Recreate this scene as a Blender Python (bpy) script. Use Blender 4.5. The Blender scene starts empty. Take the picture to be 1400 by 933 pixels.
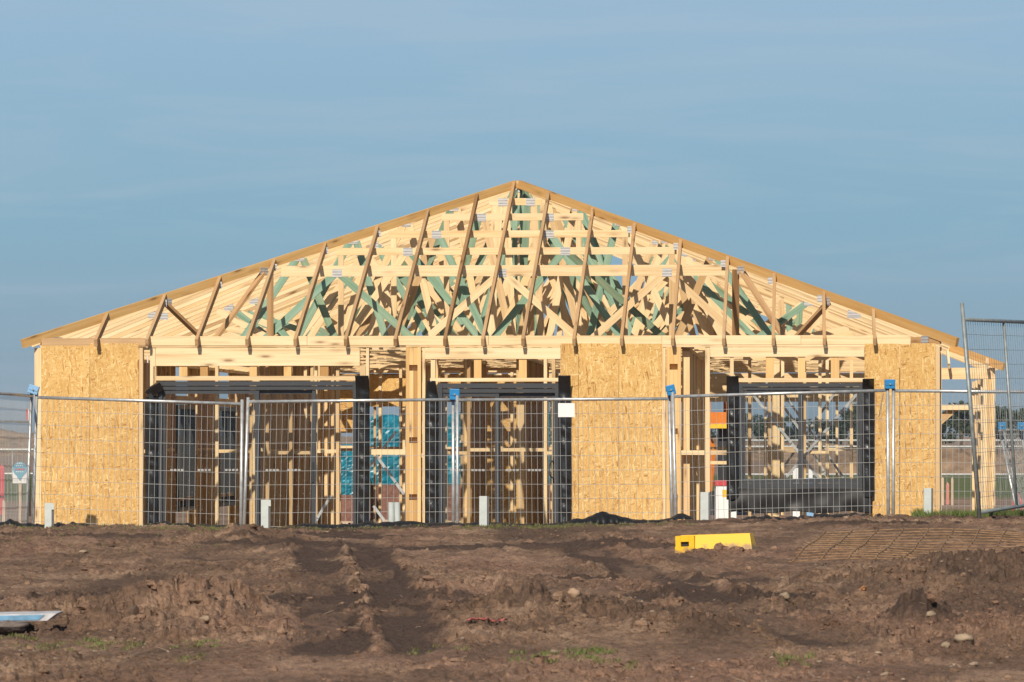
import bpy, math, random
import numpy as np
from mathutils import Vector, Matrix
random.seed(7); rng = np.random.default_rng(11)
S = bpy.context.scene
COL = S.collection
V = Vector
F = 5900.0            # focal length of the long lens in photo pixels (1400 wide)
HZ = 600.0            # photo row of the horizon
EYE = 1.0             # eye height above the mud

def W(px, py, Y):     # a measured photo pixel at distance Y -> world point
    return V(((px-700)/F*Y, Y, EYE+(HZ-py)/F*Y))

# ------------------------------------------------------------------ materials
def new_mat(name):
    m = bpy.data.materials.new(name); m.use_nodes = True
    nt = m.node_tree
    b = nt.nodes['Principled BSDF']
    return m, nt, b
def nd(nt, t, **kw):
    n = nt.nodes.new(t)
    for k, v in kw.items():
        if k.startswith('i_'):
            n.inputs[int(k[2:])].default_value = v
        else: setattr(n, k, v)
    return n
def lk(nt, a, b): nt.links.new(a, b)
def mixc(nt, fac, a, b, blend='MIX'):
    n = nt.nodes.new('ShaderNodeMix'); n.data_type = 'RGBA'; n.blend_type = blend
    for sock, val in ((n.inputs[0], fac), (n.inputs[6], a), (n.inputs[7], b)):
        if hasattr(val, 'is_output'): nt.links.new(val, sock)
        elif isinstance(val, (int, float)): sock.default_value = val
        else: sock.default_value = (*val, 1)
    return n.outputs[2]
def mth(nt, op, a, b=None, clamp=False):
    n = nt.nodes.new('ShaderNodeMath'); n.operation = op; n.use_clamp = clamp
    for s, v in zip(n.inputs, (a, b)):
        if v is None: continue
        if hasattr(v, 'is_output'): nt.links.new(v, s)
        else: s.default_value = v
    return n.outputs[0]
def ramp(nt, fac, stops):
    n = nt.nodes.new('ShaderNodeValToRGB'); e = n.color_ramp.elements
    while len(e) < len(stops): e.new(0.5)
    for el, (p, c) in zip(e, stops):
        el.position = p; el.color = (*c, 1) if len(c) == 3 else c
    nt.links.new(fac, n.inputs[0]); return n.outputs[0]
def noise(nt, vec, scale, detail=3, rough=.55, dist=0):
    n = nd(nt, 'ShaderNodeTexNoise'); n.inputs['Scale'].default_value = scale
    n.inputs['Detail'].default_value = detail; n.inputs['Roughness'].default_value = rough
    n.inputs['Distortion'].default_value = dist
    if vec is not None: lk(nt, vec, n.inputs['Vector'])
    return n.outputs['Fac']
def mapping(nt, vec, scale=(1,1,1), rot=(0,0,0), loc=(0,0,0)):
    n = nd(nt, 'ShaderNodeMapping'); n.inputs['Scale'].default_value = scale
    n.inputs['Rotation'].default_value = rot; n.inputs['Location'].default_value = loc
    lk(nt, vec, n.inputs['Vector']); return n.outputs[0]
def bump(nt, b, h, strength=.3, dist=.01):
    n = nd(nt, 'ShaderNodeBump'); n.inputs['Strength'].default_value = strength
    n.inputs['Distance'].default_value = dist
    lk(nt, h, n.inputs['Height']); lk(nt, n.outputs[0], b.inputs['Normal'])

def wood(name, light, mid, dark, knot=(.16,.07,.025), rough=.75):
    m, nt, b = new_mat(name)
    uv = nd(nt, 'ShaderNodeUVMap').outputs[0]
    tint = nd(nt, 'ShaderNodeAttribute', attribute_name='tint').outputs['Fac']
    g = noise(nt, mapping(nt, uv, (1.2, 42, 1)), 1.0, 4, .6, .4)
    g2 = noise(nt, mapping(nt, uv, (.7, 9, 1)), 1.0, 2, .5, .6)
    c = ramp(nt, mth(nt, 'ADD', mth(nt, 'MULTIPLY', g, .5), mth(nt, 'MULTIPLY', g2, .5)),
             [(.30, dark), (.48, mid), (.66, light)])
    # knots
    vo = nd(nt, 'ShaderNodeTexVoronoi'); vo.inputs['Scale'].default_value = 1
    lk(nt, mapping(nt, uv, (2.1, 8.5, 1)), vo.inputs['Vector'])
    kn = ramp(nt, vo.outputs['Distance'], [(.07, (1,1,1)), (.15, (.35,.35,.35)), (.3, (0,0,0))])
    sel = mth(nt, 'GREATER_THAN', nd_sep(nt, vo.outputs['Color']), .2)
    c = mixc(nt, mth(nt, 'MULTIPLY', mth(nt, 'MULTIPLY', kn, sel), .75), c, knot)
    # board-to-board variation
    tn = ramp(nt, tint, [(0, (.62,.52,.42)), (.30, (.93,.90,.86)), (.6, (1.03,1.03,1.03)), (1, (.98,.88,.76))])
    c = mixc(nt, 1.0, c, tn, 'MULTIPLY')
    lk(nt, c, b.inputs['Base Color']); b.inputs['Roughness'].default_value = rough
    b.inputs['Specular IOR Level'].default_value = .25
    bump(nt, b, g, .25, .002)
    return m
def nd_sep(nt, col):
    n = nd(nt, 'ShaderNodeSeparateColor'); lk(nt, col, n.inputs[0]); return n.outputs[0]

PINE = wood('pine', (.87,.70,.45), (.80,.61,.36), (.60,.41,.21))
GOLD = wood('grazing_light_pine', (.72,.47,.20), (.63,.39,.15), (.46,.26,.09))  # grazing light on the hip members, put into a golden tone
GREY_PINE = wood('dull_pine', (.60,.41,.23), (.52,.34,.18), (.38,.23,.11))  # duller, browner pine for rafters, hip webs and the left plate
TREAT = wood('treated_green_pine', (.34,.47,.36), (.23,.38,.29), (.13,.25,.19), knot=(.12,.16,.10))
LVL = wood('laminated_beam', (.84,.58,.28), (.76,.50,.22), (.62,.38,.15))

def osb():
    m, nt, b = new_mat('oriented_strand_board')
    uv = nd(nt, 'ShaderNodeUVMap').outputs[0]
    layers = []
    wig = nd(nt, 'ShaderNodeTexNoise'); wig.inputs['Scale'].default_value = 3; lk(nt, uv, wig.inputs['Vector'])
    add = nd(nt, 'ShaderNodeMix', data_type='RGBA'); add.blend_type = 'ADD'; add.inputs[0].default_value = .06
    lk(nt, uv, add.inputs[6]); lk(nt, wig.outputs['Color'], add.inputs[7])
    for i, (rot, sc) in enumerate(((.1, (14, 66, 1)), (1.2, (16, 80, 1)), (2.5, (13, 64, 1)), (1.75, (17, 84, 1)), (.65, (15, 72, 1)), (2.05, (14, 76, 1)), (2.95, (18, 80, 1)), (1.45, (13, 84, 1)))):
        vo = nd(nt, 'ShaderNodeTexVoronoi'); vo.inputs['Scale'].default_value = 1
        r = nd(nt, 'ShaderNodeMapping'); r.inputs['Rotation'].default_value = (0, 0, rot); r.inputs['Location'].default_value = (i*3.3, i*1.7, 0)
        lk(nt, add.outputs[2], r.inputs[0])
        s = nd(nt, 'ShaderNodeMapping'); s.inputs['Scale'].default_value = sc; lk(nt, r.outputs[0], s.inputs[0])
        lk(nt, s.outputs[0], vo.inputs['Vector'])
        sp = nd(nt, 'ShaderNodeSeparateColor'); lk(nt, vo.outputs['Color'], sp.inputs[0])
        layers.append((sp.outputs[0], sp.outputs[1]))
    st = [(0, (.37,.19,.056)), (.10, (.60,.355,.118)), (.5, (.68,.435,.163)), (.85, (.74,.505,.21)), (1, (.84,.65,.33))]
    c = ramp(nt, layers[0][0], st)
    for k, (a, s) in enumerate(layers[1:]):
        c = mixc(nt, mth(nt, 'GREATER_THAN', s, .66), c, ramp(nt, a, st))
    big = noise(nt, mapping(nt, uv, (.9, .9, 1)), 1.5, 3)
    c = mixc(nt, 1.0, c, ramp(nt, big, [(.3, (.88,.84,.78)), (.65, (1.03,1.02,1.0))]), 'MULTIPLY')
    tint = nd(nt, 'ShaderNodeAttribute', attribute_name='tint').outputs['Fac']
    c = mixc(nt, 1.0, c, ramp(nt, tint, [(0, (.93,.9,.86)), (1, (1.02,1.02,1.02))]), 'MULTIPLY')
    lk(nt, c, b.inputs['Base Color']); b.inputs['Roughness'].default_value = .7
    b.inputs['Specular IOR Level'].default_value = .3
    bump(nt, b, layers[1][0], .2, .002)
    return m
OSB = osb()

def plain(name, col, rough=.5, metal=0, var=.12, scale=6, spec=.5, bmp=0):
    m, nt, b = new_mat(name)
    oc = nd(nt, 'ShaderNodeTexCoord').outputs['Object']
    n = noise(nt, oc, scale, 4, .6)
    lo = tuple(c*(1-var) for c in col); hi = tuple(min(1, c*(1+var)) for c in col)
    lk(nt, ramp(nt, n, [(.3, lo), (.7, hi)]), b.inputs['Base Color'])
    b.inputs['Roughness'].default_value = rough; b.inputs['Metallic'].default_value = metal
    b.inputs['Specular IOR Level'].default_value = spec
    if bmp: bump(nt, b, noise(nt, oc, scale*4, 3), bmp, .01)
    return m
CHAR = plain('charcoal_aluminium', (.050,.053,.060), .42, 0, .08)
BLACKPL = plain('black_plastic_membrane', (.014,.014,.015), .34, 0, .3, 12, .6, .35)
BLACKAPRON = plain('soft_black_membrane', (.014,.014,.015), .55, 0, .35, 5, .5)
BLACKMAT = plain('black_plastic_film', (.012,.012,.013), .5, 0, .3, 9, .4, .5)
GALV = plain('galvanised_steel', (.50,.51,.51), .42, .55, .25, 14)
DULLGALV = plain('dull_galvanised_steel', (.27,.30,.30), .55, .4, .25, 14)
WIRE = plain('galvanised_wire', (.47,.47,.46), .45, .3, .1, 5)
def toothed():
    m, nt, b = new_mat('toothed_nail_plate'); oc = nd(nt, 'ShaderNodeTexCoord').outputs['Object']
    w = nd(nt, 'ShaderNodeTexWave', bands_direction='Z'); w.inputs['Scale'].default_value = 9; lk(nt, oc, w.inputs['Vector'])
    n = noise(nt, oc, 22, 3)
    c = ramp(nt, mth(nt, 'ADD', mth(nt, 'MULTIPLY', w.outputs['Fac'], .5), mth(nt, 'MULTIPLY', n, .5)), [(.25, (.34,.33,.32)), (.65, (.56,.56,.57))])
    lk(nt, c, b.inputs['Base Color']); b.inputs['Metallic'].default_value = .3; b.inputs['Roughness'].default_value = .5; return m
PLATE = toothed()
STRAP = plain('galvanised_strap', (.50,.52,.53), .45, .5, .25, 10)
BLUE = plain('blue_plastic', (.012,.20,.46), .45, 0, .08)
PALEBLUE = plain('faded_blue_plastic', (.22,.42,.66), .5, 0, .08)
WHITE = plain('white_sheet', (.80,.80,.79), .6, 0, .03)
PEG = plain('pale_painted_steel', (.52,.56,.54), .6, 0, .10, 9)
PEGSHADE = plain('shaded_peg_steel', (.12,.12,.125), .6, 0, .15, 9)  # shade on the peg's right side, put into the steel colour
YELLOW = None
TEAL = plain('teal_plastic_wrap', (.008,.17,.25), .34, 0, .5, 5, .5, .6)
BRICKPACK = plain('red_brick_pack', (.20,.10,.075), .9, 0, .35, 14)
ORANGE = plain('orange_paint', (.66,.19,.02), .4, 0, .1)
YELPAINT = plain('yellow_paint', (.85,.50,.03), .4, 0, .08)
DARKRUB = plain('dark_rubber', (.025,.025,.026), .8, 0, .2)
RED = plain('red_plastic', (.55,.06,.07), .5, 0, .1)
RUST = plain('rusty_steel', (.27,.16,.08), .85, 0, .45, 14)
CONC = plain('concrete', (.38,.36,.33), .85, 0, .15, 4, .3, .3)
STONE = plain('pale_stone', (.30,.225,.155), .9, 0, .25, 20, .3, .5)
GREYSTONE = plain('grey_brown_stone', (.16,.13,.115), .85, 0, .25, 20, .3, .5)
GRIT = plain('pale_grit', (.27,.20,.145), .9, 0, .45, 3)
BARK = plain('bark', (.10,.075,.055), .9, 0, .3, 4)
LEAF = plain('dark_foliage', (.045,.062,.035), .8, 0, .45, .6, .2)
DARKMETAL = plain('dark_steel', (.03,.03,.034), .5, .2, .1)
STAKE = plain('pale_timber_stake', (.55,.42,.30), .8, 0, .15, 10)

def yellow_plastic():
    m, nt, b = new_mat('muddy_yellow_plastic')
    oc = nd(nt, 'ShaderNodeTexCoord').outputs['Object']
    sp = nd(nt, 'ShaderNodeSeparateXYZ'); lk(nt, oc, sp.inputs[0])
    n = noise(nt, oc, 9, 4, .65)
    low = mth(nt, 'SUBTRACT', mth(nt, 'MULTIPLY', n, .21), sp.outputs[2])
    f = ramp(nt, mth(nt, 'MULTIPLY', mth(nt, 'ADD', low, -.045), 25, True), [(0, (0,0,0)), (1, (1,1,1))])
    c = mixc(nt, mth(nt, 'MULTIPLY', f, .85), (.80,.47,.008), (.26,.16,.10))
    lk(nt, c, b.inputs['Base Color']); b.inputs['Roughness'].default_value = .55
    return m
YELLOW = yellow_plastic()

def glass():
    m, nt, b = new_mat('window_glass'); nt.nodes.remove(b)
    out = nt.nodes['Material Output']
    t = nd(nt, 'ShaderNodeBsdfTransparent'); t.inputs[0].default_value = (.86,.88,.88,1)
    g = nd(nt, 'ShaderNodeBsdfGlossy'); g.inputs['Roughness'].default_value = .03
    fr = nd(nt, 'ShaderNodeFresnel'); fr.inputs[0].default_value = 1.5
    mx = nd(nt, 'ShaderNodeMixShader')
    lk(nt, fr.outputs[0], mx.inputs[0]); lk(nt, t.outputs[0], mx.inputs[1]); lk(nt, g.outputs[0], mx.inputs[2])
    lk(nt, mx.outputs[0], out.inputs[0]); return m
GLASS = glass()

def mud_mat():
    m, nt, b = new_mat('churned_mud')
    oc = nd(nt, 'ShaderNodeTexCoord').outputs['Object']
    wet = nd(nt, 'ShaderNodeAttribute', attribute_name='wet').outputs['Fac']
    n1 = noise(nt, mapping(nt, oc, (1, .45, 1)), 1.6, 5, .62, .3)
    n2 = noise(nt, oc, 28, 5, .7)
    n4 = noise(nt, mapping(nt, oc, (1, .6, 1.4)), 7.5, 5, .7, .4)
    n3 = noise(nt, mapping(nt, oc, (1, .3, 1), loc=(5, 3, 0)), .55, 3, .5)
    dry = ramp(nt, n1, [(.30, (.150,.093,.062)), (.5, (.255,.162,.108)), (.68, (.41,.275,.185))])
    dry = mixc(nt, ramp(nt, n3, [(.48, (0,0,0)), (.66, (.55,.55,.55))]), dry, (.33,.192,.135))
    dry = mixc(nt, 1.0, dry, ramp(nt, n2, [(.30, (.50,.48,.46)), (.5, (.95,.95,.95)), (.75, (1.28,1.26,1.22))]), 'MULTIPLY')
    dry = mixc(nt, 1.0, dry, ramp(nt, n4, [(.30, (.58,.55,.52)), (.5, (1,1,1)), (.72, (1.22,1.2,1.17))]), 'MULTIPLY')
    wetc = ramp(nt, n2, [(.3, (.062,.040,.030)), (.7, (.125,.082,.060))])
    w = mth(nt, 'ADD', wet, mth(nt, 'MULTIPLY', mth(nt, 'SUBTRACT', n1, .5), .9))
    wf = ramp(nt, w, [(.25, (0,0,0)), (.62, (1,1,1))])
    c = mixc(nt, wf, dry, wetc)
    lk(nt, c, b.inputs['Base Color'])
    b.inputs['Roughness'].default_value = .9; b.inputs['Specular IOR Level'].default_value = .2
    hh = mth(nt, 'ADD', n2, mth(nt, 'MULTIPLY', noise(nt, oc, 90, 3, .6), .5))
    bump(nt, b, hh, .8, .04)
    return m
MUD = mud_mat()

def field_mat():
    m, nt, b = new_mat('far_field')
    oc = nd(nt, 'ShaderNodeTexCoord').outputs['Object']
    sp = nd(nt, 'ShaderNodeSeparateXYZ'); lk(nt, oc, sp.inputs[0])
    n1 = noise(nt, mapping(nt, oc, (.02, .012, 1)), 1, 5, .6)
    n2 = noise(nt, oc, .35, 5, .7)
    soil = ramp(nt, n2, [(.3, (.17,.11,.08)), (.7, (.33,.23,.16))])
    grass = ramp(nt, n2, [(.3, (.085,.105,.040)), (.7, (.15,.165,.070))])
    # a grassed strip across the site from 108 m to 185 m off, with ragged edges
    yy = mth(nt, 'ADD', sp.outputs[1], mth(nt, 'MULTIPLY', mth(nt, 'SUBTRACT', n1, .5), 60))
    g = ramp(nt, mth(nt, 'DIVIDE', yy, 400), [(.262, (0,0,0)), (.285, (1,1,1)), (.46, (1,1,1)), (.50, (0,0,0))])
    c = mixc(nt, g, soil, grass)
    lk(nt, c, b.inputs['Base Color']); b.inputs['Roughness'].default_value = .95
    b.inputs['Specular IOR Level'].default_value = .1
    return m
FIELD = field_mat()

def grass_mat():
    m, nt, b = new_mat('short_weeds')
    t = nd(nt, 'ShaderNodeAttribute', attribute_name='tint').outputs['Fac']
    lk(nt, ramp(nt, t, [(0, (.20,.16,.07)), (.4, (.13,.14,.05)), (1, (.13,.175,.05))]), b.inputs['Base Color'])
    b.inputs['Roughness'].default_value = .7; b.inputs['Specular IOR Level'].default_value = .2
    return m
GRASS = grass_mat()

# ------------------------------------------------------------------ mesh builder
class MB:
    def __init__(s): s.v = []; s.f = []; s.uv = []; s.mi = []; s.t = []
    def quad(s, pts, uvs, mi=0, t=.5):
        n = len(s.v); s.v += [tuple(p) for p in pts]
        s.f.append(tuple(range(n, n+len(pts)))); s.uv += uvs; s.mi.append(mi); s.t.append(t)
    def beam(s, p0, p1, w, h, up=(0,0,1), mi=0, t=None):
        p0 = V(p0); p1 = V(p1); d = p1-p0; L = d.length; d.normalize(); up = V(up)
        sd = d.cross(up)
        if sd.length < 1e-4: sd = d.cross(V((0,1,0)))
        sd.normalize(); u = sd.cross(d)
        a = sd*(w/2); b = u*(h/2)
        c = [p0-a-b, p0+a-b, p0+a+b, p0-a+b, p1-a-b, p1+a-b, p1+a+b, p1-a+b]
        ru, rv = random.uniform(0, 60), random.uniform(0, 60); t = random.random() if t is None else t
        per = [0, w, w+h, 2*w+h, 2*w+2*h]
        n = len(s.v); s.v += [tuple(q) for q in c]
        for k, (i, j) in enumerate(((0,1), (1,2), (2,3), (3,0))):
            s.f.append((n+j, n+i, n+i+4, n+j+4)); s.mi.append(mi); s.t.append(t)
            s.uv += [(ru, rv+per[k+1]), (ru, rv+per[k]), (ru+L, rv+per[k]), (ru+L, rv+per[k+1])]
        for fc in ((0,1,2,3), (7,6,5,4)):
            s.f.append(tuple(n+q for q in fc)); s.mi.append(mi); s.t.append(t*.6)
            s.uv += [(ru, rv), (ru+.02, rv), (ru+.02, rv+h), (ru, rv+h)]
        return s
    def box(s, x0, x1, y0, y1, z0, z1, mi=0, t=None):
        dx, dy, dz = x1-x0, y1-y0, z1-z0; cx, cy, cz = (x0+x1)/2, (y0+y1)/2, (z0+z1)/2
        if dz >= dx and dz >= dy: return s.beam((cx,cy,z0), (cx,cy,z1), dx, dy, (0,1,0), mi, t)
        if dx >= dy: return s.beam((x0,cy,cz), (x1,cy,cz), dy, dz, (0,0,1), mi, t)
        return s.beam((cx,y0,cz), (cx,y1,cz), dx, dz, (0,0,1), mi, t)
    def tube(s, pts, r, n=10, mi=0, cap=True):
        pts = [V(p) for p in pts]; base = len(s.v); t = random.random()
        for k, p in enumerate(pts):
            d = (pts[min(k+1, len(pts)-1)]-pts[max(k-1, 0)]).normalized()
            a = d.cross(V((0,0,1)) if abs(d.z) < .95 else V((0,1,0))).normalized(); b = a.cross(d)
            rr = r[k] if isinstance(r, (list, tuple)) else r
            for i in range(n):
                an = 2*math.pi*i/n; s.v.append(tuple(p+a*math.cos(an)*rr+b*math.sin(an)*rr))
        for k in range(len(pts)-1):
            for i in range(n):
                j = (i+1) % n; q = base+k*n
                s.f.append((q+i, q+j, q+n+j, q+n+i)); s.uv += [(0,0)]*4; s.mi.append(mi); s.t.append(t)
        if cap:
            e = base+(len(pts)-1)*n
            s.f.append(tuple(range(base+n-1, base-1, -1))); s.f.append(tuple(range(e, e+n)))
            s.uv += [(0,0)]*(2*n); s.mi += [mi, mi]; s.t += [t, t]
        return s
    def sheet(s, grid, mi=0, thick=0):          # grid[r][c] of points
        R, C = len(grid), len(grid[0]); n = len(s.v)
        for r in grid: s.v += [tuple(p) for p in r]
        for r in range(R-1):
            for c in range(C-1):
                q = n+r*C+c; s.f.append((q, q+1, q+C+1, q+C)); s.uv += [(0,0)]*4; s.mi.append(mi); s.t.append(.5)
        return s
    def build(s, name, mats, parent=None, smooth=False):
        me = bpy.data.meshes.new(name); me.from_pydata(s.v, [], s.f); 
        l = me.uv_layers.new(name='UVMap'); l.data.foreach_set('uv', np.array(s.uv, 'f').ravel())
        a = me.attributes.new('tint', 'FLOAT', 'FACE'); a.data.foreach_set('value', np.array(s.t, 'f'))
        for m in (mats if isinstance(mats, (list, tuple)) else [mats]): me.materials.append(m)
        me.polygons.foreach_set('material_index', np.array(s.mi, 'i'))
        if smooth: me.polygons.foreach_set('use_smooth', np.ones(len(s.f), bool))
        me.update()
        o = bpy.data.objects.new(name, me); COL.objects.link(o)
        if parent: o.parent = parent
        return o
def tag(o, label=None, cat=None, group=None, kind=None):
    if label: o['label'] = label
    if cat: o['category'] = cat
    if group: o['group'] = group
    if kind: o['kind'] = kind
    return o
def empty(name, loc=(0,0,0), rz=0, parent=None):
    o = bpy.data.objects.new(name, None); COL.objects.link(o); o.location = loc; o.rotation_euler = (0,0,rz)
    o.empty_display_size = .2
    if parent: o.parent = parent
    return o
def solidify(o, t):
    md = o.modifiers.new('thickness', 'SOLIDIFY'); md.thickness = t; md.offset = 0; return o

# ------------------------------------------------------------------ numpy noise
_T = rng.random((257, 257)); _T[256] = _T[0]; _T[:, 256] = _T[:, 0]
def vnoise(x, y, seed=0):
    x = x+seed*17.31; y = y+seed*9.77
    xi = np.floor(x).astype(int); yi = np.floor(y).astype(int); fx = x-xi; fy = y-yi
    xi &= 255; yi &= 255
    fx = fx*fx*fx*(fx*(fx*6-15)+10); fy = fy*fy*fy*(fy*(fy*6-15)+10)
    a = _T[xi, yi]; b = _T[xi+1, yi]; c = _T[xi, yi+1]; d = _T[xi+1, yi+1]
    return (a*(1-fx)+b*fx)*(1-fy)+(c*(1-fx)+d*fx)*fy
def fbm(x, y, seed=0, oct=4, gain=.5, lac=2.03):
    s = 0; a = 1; t = 0
    for i in range(oct):
        s = s+a*vnoise(x*lac**i, y*lac**i, seed+i*3); t += a; a *= gain
    return s/t
def billow(x, y, seed=0, oct=4, gain=.55):
    s = 0; a = 1; t = 0
    for i in range(oct):
        s = s+a*np.abs(2*vnoise(x*2.1**i, y*2.1**i, seed+i*5)-1); t += a; a *= gain
    return s/t
def plates(x, y, seed):      # angular broken lumps: every cell is a small tilted facet of its own height
    xi = np.floor(x).astype(int); yi = np.floor(y).astype(int)
    best = np.full(x.shape, 9.0); h = np.zeros(x.shape); sec = np.full(x.shape, 9.0)
    for dx in (-1, 0, 1):
        for dy in (-1, 0, 1):
            a = (xi+dx) & 255; b = (yi+dy) & 255
            r1 = _T[a, b]; r2 = _T[(a*7+seed) & 255, (b*5+3) & 255]; r3 = _T[(a*3+b+seed*11) & 255, (b*13+a) & 255]
            ux = x-(xi+dx+r1); uy = y-(yi+dy+r2); d = ux*ux+uy*uy
            n = d < best; sec = np.where(n, best, np.minimum(sec, d))
            h = np.where(n, r3*r3+(r1-.5)*ux*.7+(r2-.65)*uy*.7, h); best = np.where(n, d, best)
    return h, np.sqrt(sec)-np.sqrt(best)
def sstep(a, b, x):
    t = np.clip((x-a)/(b-a), 0, 1); return t*t*(3-2*t)

# ------------------------------------------------------------------ mud terrain
def gx(px, py): return (px-700)/(py-600.0)*EYE
def gy(py): return F*EYE/(py-600.0)
def crest_z(X):      # height of the mud crest in front of the house, higher to the right
    return np.interp(X, [-12, -5, -1, 1.5, 3.5, 5, 12], [.03, .04, .05, .09, .15, .17, .19])
PAD = -.62
def ground_at(px, py):      # first terrain point along a sight line
    y = 16.0
    while y < 46.6:
        x = (px-700)/F*y; z = tz(x, y)
        if EYE-(py-HZ)/F*y < z: break
        y += .02+.0006*y
    return x, y, z
def blob(X, Y, cx, cy, rx, ry, h, p=1.0):
    d = ((X-cx)/rx)**2+((Y-cy)/ry)**2
    return h*np.exp(-d**p)
def terrain(X, Y):
    X = np.asarray(X, float); Y = np.asarray(Y, float)
    z = np.zeros_like(X); wet = np.zeros_like(X)
    z += crest_z(X)*sstep(30, 45.5, Y)
    z += .05*(fbm(X*.5, Y*.22, 1, 3)-.5)
    rough = .16+.45*sstep(.5, .7, fbm(X*.8, Y*.35, 2, 3))
    # churned band in mid field
    band = sstep(20.0, 22.0, Y)*(1-sstep(26.5, 33, Y))
    rough += .75*band*sstep(.40, .62, fbm(X*.9+4, Y*.4, 3, 3))
    # spoil heaps
    mounds = [(-1.96, 23.6, .36, .9, .17), (-1.60, 24.2, .26, .9, .11), (-2.7, 25.2, .4, 1.2, .08),
              (3.15, 29.6, .55, 1.5, .11), (3.75, 30.2, .6, 1.5, .11), (2.45, 29.8, .45, 1.6, .06),
              (1.02, 21.8, .20, .6, .10), (.70, 22.6, .28, .7, .07), (.35, 24.6, .4, 1.0, .055), (1.35, 23.5, .3, .8, .045),
              (2.22, 23.4, .15, .4, .13), (2.6, 22.2, .3, .7, .05), (-.05, 25.2, .35, .9, .045), (.8, 28, .5, 1.4, .04),
              (-2.6, 40.5, .6, 1.2, .09), (-1.9, 37.0, .5, 1.2, .03), (-3.5, 37, .9, 1.2, .03), (.95, 38.5, .5, 1.2, .04), (1.5, 33.8, .4, 1.0, .04), (-.1, 30, .5, 1.2, .03)]
    for (cx, cy, rx, ry, h) in mounds:
        q = blob(X+.12*(fbm(X*3, Y*2, 8, 2)-.5), Y, cx, cy, rx, ry, 1.0, 1.25)
        z += h*q; rough += 1.5*q*min(1, h/.13)
    # wheel ruts
    def rut(pts, hw, depth, wv):
        nonlocal z, wet, rough
        ys = [p[1] for p in pts]; xs = [p[0] for p in pts]
        o = np.argsort(ys); cx = np.interp(Y, np.array(ys)[o], np.array(xs)[o])
        cx = cx+.10*(vnoise(Y*.5, Y*0+3, 4)-.5)
        inside = sstep(min(ys)-1.0, min(ys)+.8, Y)*(1-sstep(max(ys)-.8, max(ys)+1.0, Y))
        d = np.abs(X-cx)
        mn = sstep(.34, .52, fbm(X*2.6, Y*.55, 31, 3))
        mw = (.5+.5*mn)*(1-sstep(hw*.6, hw*1.3, d+.14*(fbm(X*5, Y*2, 6, 3)-.5)))*inside
        m = (.55+.45*mn)*(1-sstep(hw*.55, hw*1.25, d+.16*(fbm(X*5, Y*2, 6, 3)-.5)))*inside
        lip = np.exp(-((d-hw*1.25)/(.07))**2)*inside
        z += -depth*m+.014*lip*fbm(X*6, Y*4, 9, 3)
        z += .007*m*np.sin(Y*2*math.pi/.30+np.sign(X-cx)*3*d)      # tread bars
        rough = rough*(1-.80*m)+.35*lip; wet = np.maximum(wet, min(1, wv*1.05)*mw)
    rut([(gx(455,895), gy(895)), (gx(450,840), gy(840)), (gx(440,790), gy(790)), (gx(433,748), gy(748))], .20, .022, .85)
    rut([(gx(575,895), gy(895)), (gx(550,840), gy(840)), (gx(530,790), gy(790)), (gx(498,748), gy(748))], .19, .022, .85)
    rut([(gx(1150,885), gy(885)), (gx(1000,832), gy(832)), (gx(880,785), gy(785)), (gx(760,748), gy(748))], .24, .022, .7)
    rut([(gx(1330,830), gy(830)), (gx(1120,805), gy(805)), (gx(1000,785), gy(785)), (gx(870,755), gy(755))], .20, .018, .5)
    # wet stains
    wet = np.maximum(wet, .50*sstep(.57, .72, fbm(X*.7+9, Y*.16, 12, 4))*sstep(19, 24, Y))
    wet = np.maximum(wet, .60*sstep(.60, .70, fbm(X*.38+2, Y*.75, 41, 4))*sstep(21, 26, Y))
    wet = np.maximum(wet, .40*sstep(.56, .72, fbm(X*1.6, Y*.8, 43, 4)))
    wet = np.maximum(wet, blob(X, Y, 2.25, 23.4, .25, .6, .95)); wet = np.maximum(wet, blob(X, Y, 1.02, 21.5, .3, .8, .6))
    
    # clods
    pl1, e1 = plates(X/.15+.4*fbm(X*5, Y*4, 71, 2), Y/.42, 3); pl2, e2 = plates(X/.055+.3*fbm(X*9, Y*7, 73, 2), Y/.13, 5)
    rough = np.clip(rough, 0, 1.7)
    big = billow(X*2.6+.3*fbm(X*4,Y*4,21,2), Y*1.9, 14, 4)
    mid = billow(X*8.0, Y*5.5, 16, 4, .6)
    sm = fbm(X*26, Y*17, 19, 3)
    fine = billow(X*21, Y*13, 51, 3, .6)
    z += rough*(.040*(big-.30)+.030*(mid-.30)+.022*(fine-.3)+.028*(pl1-.35)+.028*(pl2-.35))+.010*np.minimum(1, .4+rough)*(pl2-.35)+(.35+.5*np.minimum(rough, 1))*.030*(sm-.5)
    z += .020*(fbm(X*7, Y*2.6, 23, 4)-.5)+.030*(fbm(X*1.4, Y*1.5, 27, 3)-.5)
    z += .022*sstep(.55, .75, fbm(X*5+3, Y*3, 61, 3))*sstep(28, 33, Y)
    return z, wet, rough
GRID = []
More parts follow.
